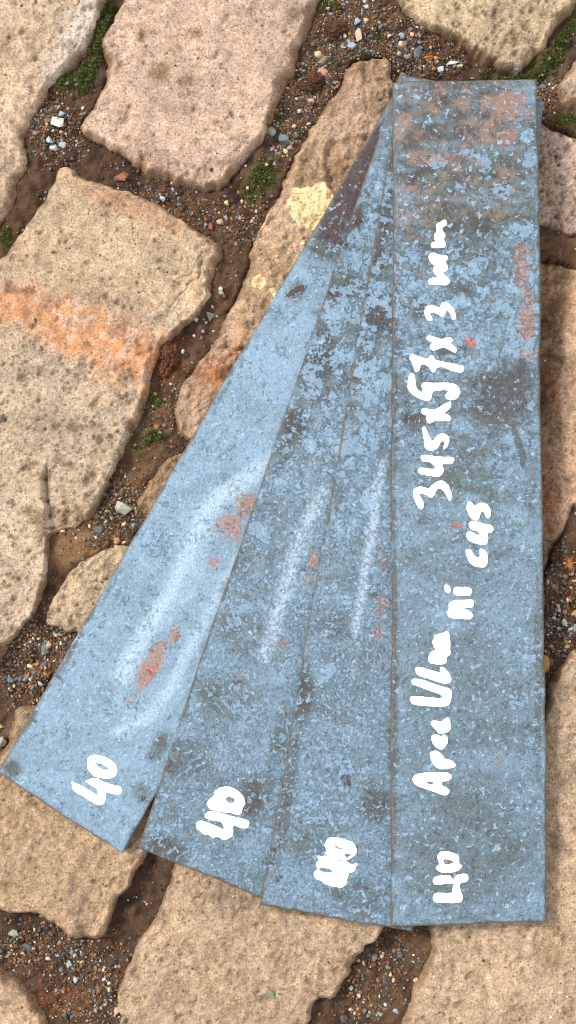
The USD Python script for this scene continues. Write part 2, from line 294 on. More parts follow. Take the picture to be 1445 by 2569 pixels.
w = blobs(PX, PY, [(200,1370,110,50,0,.9),(230,1620,60,50,0,.9),(420,1010,50,110,25,.5),(560,810,50,60,0,.35),(330,1150,40,60,0,.4),(1420,620,50,40,0,.4),(150,350,60,60,0,.0)])[..., None]; sc = sc * (1 - w) + w * alb((130, 98, 66)) * (1 + .1 * N2)[..., None]
w = blobs(PX, PY, [(330,2290,50,120,25,.55),(520,560,70,60,20,.4),(200,390,140,40,15,.3),(60,520,60,110,30,.3),(820,200,60,70,20,.35),(970,2420,50,90,0,.4),(120,2450,120,90,0,.4)])[..., None]; sc = sc * (1 - w) + w * alb((78, 56, 40)) * (1 + .2 * N2)[..., None]
w = blobs(PX, PY, [(130,2520,60,50,0,.5),(420,880,30,60,10,.6),(410,950,20,40,0,.5)])[..., None] ; sc = sc * (1 - w) + w * alb((128, 72, 38))
w = (MOSS * .85)[..., None]; sc = sc * (1 - w) + w * alb((84, 84, 38))
SOILC = np.clip(sc * .92, .008, .6)

# ------------------------------------------------------------------ materials
def stone_mat():
    return usdkit.material(stage, '/World/Looks/cobble_stone', {
        'g': ('geometry', {}), 'a': ('attribute', {'attribute': 'tint'}),
        'n1': ('noise_texture', {'scale': 820, 'detail': 3, 'roughness': .6}), 'r1': ('map_range', {'range_type': 'smoothstep', 'from_min': .54, 'from_max': .66, 'to_min': 0, 'to_max': .62}),
        'n2': ('noise_texture', {'scale': 1000, 'detail': 2, 'roughness': .5}), 'r2': ('map_range', {'range_type': 'smoothstep', 'from_min': .60, 'from_max': .72, 'to_min': 0, 'to_max': .38}),
        'off': ('mapping', {'location': (.37, .11, .23)}),
        'n3': ('noise_texture', {'scale': 300, 'detail': 5, 'roughness': .65}), 'r3': ('map_range', {'from_min': .3, 'from_max': .7, 'to_min': .72, 'to_max': 1.24}),
        'n4': ('noise_texture', {'scale': 420, 'detail': 2}), 'off2': ('mapping', {'location': (.71, .53, .1)}), 'r4': ('map_range', {'range_type': 'smoothstep', 'from_min': .64, 'from_max': .72, 'to_min': 0, 'to_max': .55}),
        'm1': ('mix_color', {'b': (.085, .066, .05)}), 'm2': ('mix_color', {'b': (.58, .50, .40)}), 'm3': ('mix_color', {'blend_type': 'multiply', 'fac': 1.0}), 'n5': ('noise_texture', {'scale': 1250, 'detail': 3, 'roughness': .7}), 'r5': ('map_range', {'from_min': .3, 'from_max': .7, 'to_min': .62, 'to_max': 1.40}), 'm5': ('mix_color', {'blend_type': 'multiply', 'fac': 1.0, 'use_clamp': False}), 'm4': ('mix_color', {'b': (.16, .10, .055)}),
        'bn': ('noise_texture', {'scale': 520, 'detail': 7, 'roughness': .72}), 'b': ('bump', {'strength': .7, 'distance': .0010}),
        'p': ('principled_bsdf', {'roughness': .8, 'specular_ior_level': .3})},
        [('g.position', 'n1.vector'), ('g.position', 'off.vector'), ('off.vector', 'n2.vector'), ('g.position', 'n3.vector'), ('g.position', 'off2.vector'), ('off2.vector', 'n4.vector'), ('g.position', 'bn.vector'),
         ('n1.fac', 'r1.value'), ('n2.fac', 'r2.value'), ('n3.fac', 'r3.value'), ('n4.fac', 'r4.value'), ('a.color', 'm4.a'), ('r4.result', 'm4.fac'), ('m4.result', 'm1.a'), ('r1.result', 'm1.fac'), ('m1.result', 'm2.a'), ('r2.result', 'm2.fac'),
         ('m2.result', 'm3.a'), ('r3.result', 'm3.b'), ('m3.result', 'm5.a'), ('g.position', 'n5.vector'), ('n5.fac', 'r5.value'), ('r5.result', 'm5.b'), ('m5.result', 'p.base_color'), ('bn.fac', 'b.height'), ('b.normal', 'p.normal')], surface='p.BSDF')
def tint_mat(name, rough=.85, scale=900, lo=.7, hi=1.3, bump=.0006, spec=.3):
    return usdkit.material(stage, '/World/Looks/' + name, {
        'g': ('geometry', {}), 'a': ('attribute', {'attribute': 'tint'}),
        'n': ('noise_texture', {'scale': scale, 'detail': 5, 'roughness': .65}), 'r': ('map_range', {'from_min': .3, 'from_max': .7, 'to_min': lo, 'to_max': hi}),
        'm': ('mix_color', {'blend_type': 'multiply', 'fac': 1.0}), 'b': ('bump', {'strength': .6, 'distance': bump}),
        'p': ('principled_bsdf', {'roughness': rough, 'specular_ior_level': spec})},
        [('g.position', 'n.vector'), ('n.fac', 'r.value'), ('a.color', 'm.a'), ('r.result', 'm.b'), ('m.result', 'p.base_color'), ('n.fac', 'b.height'), ('b.normal', 'p.normal')], surface='p.BSDF')
MSTONE = stone_mat(); MSOIL = tint_mat('damp_soil', .9, 1100, .6, 1.4, .001); MGRIT = tint_mat('grit_grains', .7, 1600, .8, 1.2, .0003, .4); MPEB = tint_mat('pebble_stone', .6, 1300, .72, 1.2, .0003, .4); MMOSS = tint_mat('moss_leaf', .8, 900, .7, 1.3, .0001)

def grid_mesh(mask, Z, step=1):
    """Triangles over the raster cells whose corners are all in the mask."""
    mk = mask[::step, ::step]; idx = -np.ones(mk.shape, int)
    cell = mk[:-1, :-1] & mk[1:, :-1] & mk[:-1, 1:] & mk[1:, 1:]
    use = np.zeros(mk.shape, bool); use[:-1, :-1] |= cell; use[1:, :-1] |= cell; use[:-1, 1:] |= cell; use[1:, 1:] |= cell
    idx[use] = np.arange(use.sum())
    a, b, c, d = idx[:-1, :-1][cell], idx[:-1, 1:][cell], idx[1:, 1:][cell], idx[1:, :-1][cell]
    f = np.vstack([np.stack([a, b, c], 1), np.stack([a, c, d], 1)])
    s = np.s_[::step, ::step]
    return np.stack([GX[s][use], GY[s][use], Z[s][use]], 1), f, use

# ------------------------------------------------------------------ pavement of cobbles
pave = UsdGeom.Xform.Define(stage, '/World/cobble_pavement').GetPrim(); data(pave, kind='structure')
SLAB = {0: 'pale tan cobble with a layered lower rim, top left corner', 1: 'large pinkish cobble with a small elongated pit', 2: 'big speckled cobble crossed by an orange rust band', 3: 'narrow brown cobble with a yellow splash and a rust-stained lower end',
        13: 'brown cobble stained orange beside the front plate', 10: 'sandy pitted cobble at the top right'}
for k, st in enumerate(STONES):
    d, h, near = Zd[k]
    v, f, use = grid_mesh(near, h)
    put('cobble', (v, f), MSTONE, '/World/cobble_pavement', prims={'tint': st['col'][use]}, label=SLAB.get(k))

# soil: fine where the photo looks, coarse beyond
stp = 2
ext = np.array([.02, .05, .1, .2, .35, .6])
sx = np.concatenate([X0 - ext[::-1], xs[::stp], xs[-1] + ext]); sy = np.concatenate([Y0 - ext[::-1], ys[::stp], ys[-1] + ext])
SXX, SYY = np.meshgrid(sx, sy)
def pad(A):
    a = A[::stp, ::stp]; o = np.empty((a.shape[0] + 12, a.shape[1] + 12) + a.shape[2:]); o[:] = np.median(a[:40].reshape((-1,) + a.shape[2:]), 0); o[6:-6, 6:-6] = a
    return o
ny, nx = SXX.shape; q = np.arange(ny * nx).reshape(ny, nx)
ff = np.vstack([np.stack([q[:-1, :-1].ravel(), q[:-1, 1:].ravel(), q[1:, 1:].ravel()], 1), np.stack([q[:-1, :-1].ravel(), q[1:, 1:].ravel(), q[1:, :-1].ravel()], 1)])
put('soil', (np.stack([SXX.ravel(), SYY.ravel(), pad(SOIL).ravel()], 1), ff), MSOIL, prims={'tint': pad(SOILC).reshape(-1, 3)}, kind='structure')

TOPZ = np.maximum(SOIL, np.max([np.where(Zd[k][2], Zd[k][1], -1) for k in Zd], 0))
def ground(x, y):
    return nd.map_coordinates(TOPZ, [(np.atleast_1d(y) - Y0) / RES, (np.atleast_1d(x) - X0) / RES], order=1, mode='nearest')

# ------------------------------------------------------------------ the four plates
T = .0029
SALMON = 0
PLATES = {   # corners on the photo: top left, top right, bottom right, bottom left; guessed top-surface heights at those corners in plate thicknesses
 'd': dict(q=[(1000,210),(1312,392),(308,2140),(-8,1938)], h=[1, 1, 1, 1]),
 'c': dict(q=[(1006,180),(1347,302),(696,2266),(345,2127)], h=[2, 2, 1.1, 1.6]),
 'b': dict(q=[(1008,184),(1366,250),(1033,2337),(653,2265)], h=[3, 3, 1.1, 1.6]),
 'a': dict(q=[(986,204),(1349,193),(1369,2313),(979,2319)], h=[4, 4, 1.1, 1.7]),
}
DR = .002
dx = np.arange(X0, X1, DR); dy = np.arange(Y0, Y1, DR); DX, DY = np.meshgrid(dx, dy)
low = np.full(DX.shape, PLATE_FLOOR)
for key in 'dcba':
    pl = PLATES[key]; q = np.array(pl['q'], float)
    c = np.array([at(q[i, 0], q[i, 1], PLATE_FLOOR + T * pl['h'][i]) for i in range(4)])
    pl['w'] = c[:, :2]
    g = Polygon(pl['w'])
    m = shapely.contains_xy(g, DX, DY)
    z = low.copy()
    for _ in range(60): z = np.maximum(low, nd.gaussian_filter(z, 7, mode='nearest'))
    z = nd.gaussian_filter(z, 1.2)
    pl['z'] = z + T + .00006
    low = np.where(nd.binary_dilation(m, iterations=1), pl['z'], low)

def plate_top(pl, x, y):
    return nd.map_coordinates(pl['z'], [(np.asarray(y) - Y0) / DR, (np.asarray(x) - X0) / DR], order=1, mode='nearest')

def plate_mat():
    n = {
        'g': ('geometry', {}), 'mA': ('attribute', {'attribute': 'wear'}), 'mB': ('attribute', {'attribute': 'stain_shade'}), 'mC': ('attribute', {'attribute': 'rim'}),
        'mF': ('attribute', {'attribute': 'flake'}), 'sF': ('separate_color', {}), 'sA': ('separate_color', {}), 'sB': ('separate_color', {}), 'sC': ('separate_color', {}),
        # ground coat: dark grey-blue to mid blue
        'nb': ('noise_texture', {'scale': 70, 'detail': 9, 'roughness': .74, 'distortion': .25}), 'mb': ('mapping', {'scale': (1, 1.5, 1)}), 'rb': ('map_range', {'from_min': .28, 'from_max': .72, 'to_min': -.72, 'to_max': .72}),
        'cb': ('rgb_ramp', {'ramp': [(0, (.030, .028, .028)), (.12, (.046, .052, .052)), (.28, (.066, .084, .088)), (.5, (.092, .138, .168)), (.78, (.138, .220, .296)), (1, (.182, .288, .392))]}),
        'bsh': ('math', {'math_type': 'subtract', 'value1': 1.0}), 'bam': ('math', {'math_type': 'multiply'}), 'badd': ('math', {'math_type': 'add', 'use_clamp': True}),
        # flaked light blue topcoat
        'nf': ('mix_float', {'fac': .42}), 'th': ('math', {'math_type': 'multiply_add', 'value2': .32, 'value3': -.16}), 'fs': ('math', {'math_type': 'add'}),
        'fl': ('map_range', {'range_type': 'smoothstep', 'from_min': .488, 'from_max': .512, 'to_max': .88}),
        'ed': ('math', {'math_type': 'compare', 'value2': .480, 'value3': .009}), 'edf': ('math', {'math_type': 'multiply', 'value2': .5}),
        'nt': ('noise_texture', {'scale': 55, 'detail': 8, 'roughness': .72}), 'rt': ('map_range', {'from_min': .33, 'from_max': .67}), 'ct': ('mix_color', {'a': (.128, .215, .290), 'b': (.195, .305, .425)}),
        'cf': ('mix_color', {}), 'gm': ('noise_texture', {'scale': 1150, 'detail': 5, 'roughness': .7}), 'gr': ('map_range', {'from_min': .3, 'from_max': .7, 'to_min': .62, 'to_max': 1.22}), 'gmul': ('mix_color', {'blend_type': 'multiply', 'fac': 1.0}),
        'nf1': ('noise_texture', {'scale': 150, 'detail': 9, 'roughness': .7, 'distortion': .15}), 'nf2': ('noise_texture', {'scale': 520, 'detail': 6, 'roughness': .65}),
        # small specks of the same paint
        'ns': ('noise_texture', {'scale': 470, 'detail': 3, 'roughness': .6, 'distortion': .5}), 'sp': ('map_range', {'range_type': 'smoothstep', 'from_min': .60, 'from_max': .645, 'to_max': .75}), 'cs': ('mix_color', {'b': (.23, .35, .48)}), 'cs2': ('mix_color', {'b': (.23, .34, .46)}),
        # dark specks
        'nd': ('noise_texture', {'scale': 480, 'detail': 4, 'roughness': .6}), 'offd': ('mapping', {'location': (.3, .9, .2)}), 'dp': ('map_range', {'range_type': 'smoothstep', 'from_min': .56, 'from_max': .63, 'to_max': 1.15}), 'dpm': ('math', {'math_type': 'multiply'}), 'cd': ('mix_color', {'b': (.040, .038, .040)}),
        # cracks
        'nv': ('noise_texture', {'scale': 160, 'detail': 3}), 'wv': ('mix_vector', {'fac': .012}), 'vo': ('voronoi_texture', {'feature': 'distance_to_edge', 'scale': 130}),
        # rust and primer, each with a ragged border
        'nr': ('noise_texture', {'scale': 150, 'detail': 7, 'roughness': .7, 'distortion': .5}), 'offr': ('mapping', {'location': (.83, .17, .6)}), 'rr': ('math', {'math_type': 'add'}), 'nrm': ('map_range', {'from_min': .3, 'from_max': .7, 'to_min': .2, 'to_max': .8}), 'rm': ('map_range', {'range_type': 'smoothstep', 'from_min': .74, 'from_max': 1.08, 'to_max': .82}),
        'nrc': ('noise_texture', {'scale': 500, 'detail': 4}), 'crr': ('mix_color', {'a': (.17, .085, .06), 'b': (.33, .19, .14)}), 'cr': ('mix_color', {}),
        'pm': ('math', {'math_type': 'add'}), 'pr': ('map_range', {'range_type': 'smoothstep', 'from_min': .84, 'from_max': 1.0, 'to_max': .96}), 'cp': ('mix_color', {'b': (.036, .015, .015)}),
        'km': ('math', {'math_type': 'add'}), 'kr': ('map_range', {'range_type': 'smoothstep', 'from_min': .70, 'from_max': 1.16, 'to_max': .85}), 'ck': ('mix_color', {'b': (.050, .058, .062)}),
        'om': ('math', {'math_type': 'add'}), 'orr': ('map_range', {'range_type': 'smoothstep', 'from_min': .82, 'from_max': 1.2, 'to_max': .7}), 'co': ('mix_color', {'b': (.15, .125, .09)}),
        'red': ('math', {'math_type': 'add'}), 'redr': ('map_range', {'range_type': 'smoothstep', 'from_min': .86, 'from_max': .98, 'to_max': .9}), 'cred': ('mix_color', {'b': (.36, .10, .075)}),
        # chalky rubbed streaks
        'nc': ('noise_texture', {'scale': 900, 'detail': 4, 'roughness': .7}), 'cm': ('math', {'math_type': 'multiply_add', 'value2': .42}), 'crm': ('map_range', {'range_type': 'smoothstep', 'from_min': .34, 'from_max': .84, 'to_max': .68}), 'cc': ('mix_color', {'b': (.40, .52, .64)}),
        # bare worn rim
        'cw': ('mix_color', {'b': (.095, .078, .062)}),
        # relief
        'hn': ('noise_texture', {'scale': 440, 'detail': 7, 'roughness': .7}), 'h1': ('math', {'math_type': 'multiply_add', 'value2': 2.2}), 'b': ('bump', {'strength': .9, 'distance': .00046}),
        'ro': ('map_range', {'from_min': .3, 'from_max': .7, 'to_min': .30, 'to_max': .58}),
        'p': ('principled_bsdf', {'specular_ior_level': .5})}
    L = [('mA.color', 'sA.color'), ('mB.color', 'sB.color'), ('mC.color', 'sC.color'), ('g.position', 'mb.vector'), ('mb.vector', 'nb.vector'), ('mF.color', 'sF.color'), ('g.position', 'nf1.vector'), ('g.position', 'nf2.vector'), ('sF.g', 'nf.fac'), ('nf1.fac', 'nf.a'), ('nf2.fac', 'nf.b'), ('g.position', 'nt.vector'), ('nt.fac', 'rt.value'), ('rt.result', 'ct.fac'), ('ct.result', 'cf.b'), ('g.position', 'gm.vector'), ('gm.fac', 'gr.value'), ('cedge.result', 'gmul.a'), ('gr.result', 'gmul.b'), ('g.position', 'ns.vector'), ('g.position', 'offd.vector'), ('offd.vector', 'nd.vector'),
         ('nr.fac', 'nrm.value'), ('g.position', 'offr.vector'), ('offr.vector', 'nr.vector'), ('g.position', 'nrc.vector'), ('g.position', 'nc.vector'), ('g.position', 'hn.vector'),
         ('sA.g', 'bsh.value2'), ('bsh.value', 'badd.value1'), ('nb.fac', 'rb.value'), ('rb.result', 'bam.value1'), ('sF.b', 'bam.value2'), ('bam.value', 'badd.value2'), ('badd.value', 'cb.fac'),
         ('sF.r', 'th.value1'), ('th.value', 'fs.value1'), ('nf.result', 'fs.value2'), ('fs.value', 'fl.value'), ('fl.result', 'cf.fac'), ('cb.color', 'cf.a'),
         ('ns.fac', 'sp.value'), ('sp.result', 'cs.fac'), ('cf.result', 'cs.a'),
         ('nd.fac', 'dp.value'), ('dp.result', 'dpm.value1'), ('sA.g', 'dpm.value2'), ('dpm.value', 'cd.fac'), ('cs.result', 'cd.a'),
         ('nrm.result', 'rr.value1'), ('sA.r', 'rr.value2'), ('rr.value', 'rm.value'), ('nrc.fac', 'crr.fac'), ('crr.result', 'cr.b'), ('rm.result', 'cr.fac'), ('cd.result', 'cr.a'),
         ('nrm.result', 'km.value1'), ('sB.g', 'km.value2'), ('km.value', 'kr.value'), ('kr.result', 'ck.fac'), ('cr.result', 'ck.a'),
         ('nrm.result', 'om.value1'), ('sB.b', 'om.value2'), ('om.value', 'orr.value'), ('orr.result', 'co.fac'), ('ck.result', 'co.a'),
         ('nrm.result', 'pm.value1'), ('sB.r', 'pm.value2'), ('pm.value', 'pr.value'), ('pr.result', 'cp.fac'), ('co.result', 'cp.a'),
         ('nrm.result', 'red.value1'), ('sC.g', 'red.value2'), ('red.value', 'redr.value'), ('redr.result', 'cred.fac'), ('cp.result', 'cs2.a'), ('sp.result', 'cs2.fac'), ('cs2.result', 'cred.a'),
         ('nc.fac', 'cm.value1'), ('sA.b', 'cm.value3'), ('cm.value', 'crm.value'), ('crm.result', 'cc.fac'), ('cred.result', 'cc.a'),
         ('sC.r', 'cw.fac'), ('cc.result', 'cw.a'),
         ('fs.value', 'ed.value1'), ('ed.value', 'edf.value1'),
         ('hn.fac', 'h1.value1'), ('fl.result', 'h1.value3'), ('h1.value', 'b.height'), ('b.normal', 'p.normal'), ('nrc.fac', 'ro.value'), ('ro.result', 'p.roughness'), ('cw.result', 'cedge.a'), ('edf.value', 'cedge.fac'), ('gmul.result', 'p.base_color')]
    n['cedge'] = ('mix_color', {'b': (.05, .06, .065)})
    for k in ('nv', 'wv', 'vo'): n.pop(k)
    return usdkit.material(stage, '/World/Looks/flaking_blue_paint', n, L, surface='p.BSDF')
MPLATE = plate_mat()

# stains measured on the photo. wear: rust / bareness (0 keeps the light topcoat, 1 is bare) / chalk. stain: maroon primer / soot and painted edge shade / olive
ST = {
 'a': dict(rust=[(1170,300,200,160,0,.27),(1110,480,140,60,0,.25),(1270,260,80,50,0,.50),(1050,250,60,60,0,.32),(1010,320,30,50,0,.42),(1060,345,40,25,0,.42),(1250,330,70,50,10,.42),(1150,345,150,40,0,.30),(1110,400,110,25,0,.40),(1270,460,25,50,0,.36),(1020,480,50,40,0,.36),(1040,560,50,60,0,.30),(1310,680,22,70,0,.52),(1322,800,22,75,0,.52),(1325,890,25,25,0,.46),(1200,270,140,90,0,.30),(990,620,10,120,0,.38),(1310,640,30,30,0,.42),(1280,1900,70,30,0,.22),(1290,1640,20,12,0,.3),(1225,540,100,40,0,.22)],
           bare=[(1165,400,200,300,0,.80),(1260,1000,75,75,0,1.0),(1040,1060,60,30,0,.8),(1170,1400,190,90,0,.44),(1170,1750,190,200,0,.48),(1170,2120,190,200,0,.58),(1050,780,60,25,0,.5),(1330,1180,20,160,0,.5),(990,900,10,300,0,.7),(990,1700,8,500,0,.7),(1350,1700,10,300,0,.6),(1160,700,150,100,0,.45)],
           chalk=[], soot=[(1255,1005,72,62,20,.74),(1305,950,36,54,0,.62),(1205,985,44,44,0,.58),(1240,1075,50,22,0,.46),(1290,1050,40,30,30,.5),(1240,920,50,30,0,.42),(1225,1060,45,25,0,.40),(1298,1105,8,46,-18,.95),(1312,1150,7,20,0,.95),(1130,880,40,15,0,.35),(1080,1110,40,16,0,.34),(1320,1830,28,22,0,.42),(1340,2010,15,25,0,.40),(1320,2160,40,40,0,.28),(1190,600,60,30,0,.3),(1160,640,150,20,0,.26)],
           olive=[(1170,480,190,110,0,.42),(1170,300,200,100,0,.34),(1080,560,22,16,0,.60),(1265,535,40,16,0,.60),(1050,735,30,8,0,.35),(1190,470,90,40,0,.33),(1240,1910,60,20,0,.20),(1050,1070,25,15,0,.34)], primer=[(1090,410,40,25,0,.22),(1315,1790,10,30,0,.3)],
           red=[(1182,862,18,14,0,.55),(1165,855,10,9,0,.5),(1160,829,8,6,0,.5),(1150,1319,16,8,0,.6),(1085,1400,5,5,0,.6),(1101,1056,5,6,0,.6),(1326,1105,4,5,0,.6)]),
 'b': dict(rust=[(965,1380,18,60,0,.42),(955,1520,22,40,0,.46),(948,1590,14,22,0,.44),(960,1650,10,35,0,.3)],
           bare=[(960,500,40,300,8,.90),(940,800,50,80,8,.84),(905,890,50,80,8,.72),(870,1010,30,50,8,.6),(870,1600,120,70,30,.52),(830,1750,110,60,10,.5),(760,1750,30,90,8,.85),(800,2120,120,90,8,.5),(940,2020,40,60,0,.7),(720,2000,20,200,8,.75),(880,1250,60,60,0,.35),(900,2250,90,60,0,.55),(960,1000,20,150,0,.4)],
           chalk=[(955,1190,8,60,8,.34),(940,1290,10,80,8,.40),(925,1380,14,80,6,.48),(915,1470,15,60,6,.48),(905,1560,13,40,6,.40),(900,1640,16,30,6,.28),(770,1800,20,50,8,.2)],
           soot=[(850,1590,28,22,0,.42),(770,1690,16,40,0,.3),(930,2010,22,28,0,.46),(935,2250,14,26,0,.5),(930,1870,30,50,0,.22)], olive=[],
           primer=[(905,850,28,14,10,.30),(945,455,22,40,0,.26),(930,2210,28,35,0,.42),(870,1960,20,30,0,.32),(780,2100,30,16,0,.34),(690,2110,14,80,8,.30),(700,2195,14,24,0,.34),(960,560,18,40,0,.36),(840,1200,8,40,0,.3),(955,690,20,60,0,.22)], red=[(868,1775,8,8,0,.4),(690,2195,4,4,0,.6)]),
 'c': dict(rust=[(780,1430,16,50,12,.50),(712,1615,12,10,0,.4),(600,1700,16,10,0,.4),(748,940,6,8,0,.45)],
           bare=[(880,560,30,90,15,.98),(860,720,50,60,15,.86),(800,900,55,90,18,.84),(790,970,50,60,0,.75),(740,1060,35,60,18,.85),(700,1150,30,60,18,.55),(610,1400,35,80,18,.5),(620,1600,95,60,40,.52),(560,1750,90,60,10,.5),(480,1900,60,50,20,.55),(580,2060,80,36,20,.52),(630,2000,40,60,0,.75),(420,2130,60,30,25,.8),(690,1900,20,150,12,.6)],
           chalk=[(800,1260,12,45,25,.34),(770,1310,14,50,25,.42),(740,1390,20,60,15,.48),(720,1470,16,50,15,.44),(700,1540,20,40,15,.34),(650,1750,40,40,0,.22),(700,1300,10,20,0,.2)],
           soot=[(445,1925,40,30,20,.46),(510,1950,60,22,20,.36),(380,2130,30,20,20,.5),(440,2150,50,14,25,.38),(540,2060,20,20,0,.3),(830,610,12,22,25,.35)], olive=[],
           primer=[(845,740,25,10,15,.52),(905,520,20,70,18,.34),(880,600,30,60,18,.40),(885,470,20,40,20,.36),(790,1000,40,18,15,.30),(602,1712,24,10,0,.46),(370,1990,16,20,0,.42),(820,960,30,30,0,.26)], red=[(748,940,5,5,0,.6),(860,870,4,4,0,.4)]),
 'd': dict(rust=[(378,1672,24,72,30,.66),(335,1750,14,36,38,.50),(438,1590,15,24,10,.60),(620,1265,32,30,25,.56),(570,1320,42,36,20,.56),(535,1410,16,16,0,.60),(522,1450,6,6,0,.5),(400,1640,20,20,0,.4),(590,1290,40,30,0,.4)],
           bare=[(870,500,40,150,30,1.0),(825,610,50,55,30,.85),(920,380,20,90,30,1.0),(745,730,25,30,30,.6),(700,780,20,30,30,.2),(398,1872,20,46,25,.6),(356,1985,22,26,20,.5),(720,900,60,80,30,.05),(130,1870,60,60,30,.16),(30,1930,22,22,0,.8),(80,1800,8,40,30,.7),(170,1650,6,60,30,.7),(560,985,5,50,30,.5),(280,1470,6,70,30,.4)],
           chalk=[(640,1190,22,50,45,.36),(560,1250,22,60,35,.42),(500,1310,24,60,30,.50),(480,1400,40,60,25,.50),(430,1470,40,50,30,.54),(390,1560,26,50,35,.48),(340,1620,18,50,35,.44),(540,1470,22,70,30,.50),(490,1590,20,70,20,.46),(440,1700,16,60,25,.36),(380,1790,26,50,40,.30),(300,1780,40,40,30,.24),(660,1130,20,30,40,.3)],
           soot=[(860,560,60,90,30,.30),(150,1700,12,6,40,.6),(205,1592,10,8,20,.55),(85,1808,9,6,30,.6),(205,1900,5,6,0,.6),(30,1930,22,18,0,.34),(404,1866,16,34,25,.30)], olive=[],
           primer=[(900,450,50,130,30,.72),(850,560,50,60,30,.46),(910,420,18,60,30,.50),(850,560,30,50,30,.50),(820,580,30,30,0,.42),(745,730,30,10,-25,.60),(790,620,20,20,0,.36),(600,910,5,30,30,.4),(250,1830,14,20,0,.3),(360,2000,14,16,0,.40)], red=[(383,1676,15,28,30,.46),(748,940,4,5,0,.5)]),
}
BASE = {'a': .46, 'b': .38, 'c': .36, 'd': .12}
FLK = {   # how much of the light topcoat still shows as flakes: along the plate, and patches
 'a': ([180, 520, 600, 700, 900, 1050, 1300, 2300], [.14, .18, .42, .52, .44, .36, .26, .24], [(1090,405,50,22,0,.62),(1180,385,45,14,0,.62),(1212,415,22,26,0,.6),(1330,400,20,26,0,.85),(1322,345,18,22,35,.75),(1170,470,40,16,0,.5),(1265,480,35,22,0,.55),(1310,570,36,30,0,.6),(1290,620,50,30,0,.5),(1170,235,60,14,0,.5),(1090,235,35,20,0,.4),(1300,870,50,40,0,.62),(1325,990,12,16,0,.7),(1040,640,40,30,0,.5),(1320,1640,40,30,0,.6),(1300,1750,40,30,0,.55),(1330,1860,30,40,0,.5),(1280,2050,40,30,0,.4),(1100,860,60,40,0,.5)]),
 'b': ([300, 460, 560, 1000, 1500, 2300], [.1, .50, .50, .52, .40, .43], [(960,480,14,50,8,.6),(955,710,30,50,0,.62),(930,850,40,50,0,.58),(820,1690,18,40,30,.75),(860,1850,50,40,0,.5),(760,2000,50,50,0,.45),(960,590,12,40,0,.62)]),
 'c': ([350, 480, 620, 900, 1300, 2200], [.1, .48, .52, .52, .40, .42], [(850,800,40,60,15,.62),(800,930,40,40,15,.6),(640,1330,36,24,0,.66),(600,1520,36,30,0,.66),(590,1560,30,16,0,.7),(790,960,40,40,0,.55),(610,1770,40,40,0,.55),(560,1850,60,30,0,.45)]),
 'd': ([300, 640, 800, 1300, 2100], [.14, .32, .20, .24, .20], [(893,428,10,34,35,1.1),(850,620,30,20,0,.6),(800,680,30,20,0,.45),(390,1360,50,40,0,.5),(310,1480,40,40,0,.35)])}
CHALK = {'a': [], 'b': [([(962,1165),(945,1240),(936,1320),(916,1420),(906,1500),(892,1580)], 9, .50), ([(900,1590),(885,1700)], 16, .24)],
 'c': [([(812,1235),(776,1300),(742,1380),(722,1450),(692,1560),(664,1640)], 14, .48), ([(800,1290),(760,1400)], 10, .3), ([(640,1700),(600,1850)], 30, .2)],
 'd': [([(695,1145),(620,1200),(552,1245),(508,1300),(472,1390),(432,1480),(382,1560),(334,1640),(306,1700)], 17, .52), ([(500,1330),(450,1460),(420,1530)], 34, .36), ([(600,1400),(560,1470),(512,1560),(462,1650),(432,1720),(372,1800),(296,1840)], 13, .44), ([(560,1450),(490,1580)], 30, .28), ([(306,1700),(300,1770),(330,1790)], 10, .3), ([(680,1110),(600,1190)], 40, .18)]}
def streaks(px, py, lines):
    out = np.zeros(np.shape(px)); pts = shapely.points(px, py)
    for p, w, a in lines:
        d = shapely.distance(shapely.LineString(p), pts) / (w * 1.4)
        out = np.maximum(out, 1.0 * a * np.exp(-.5 * d ** 2))
    return out
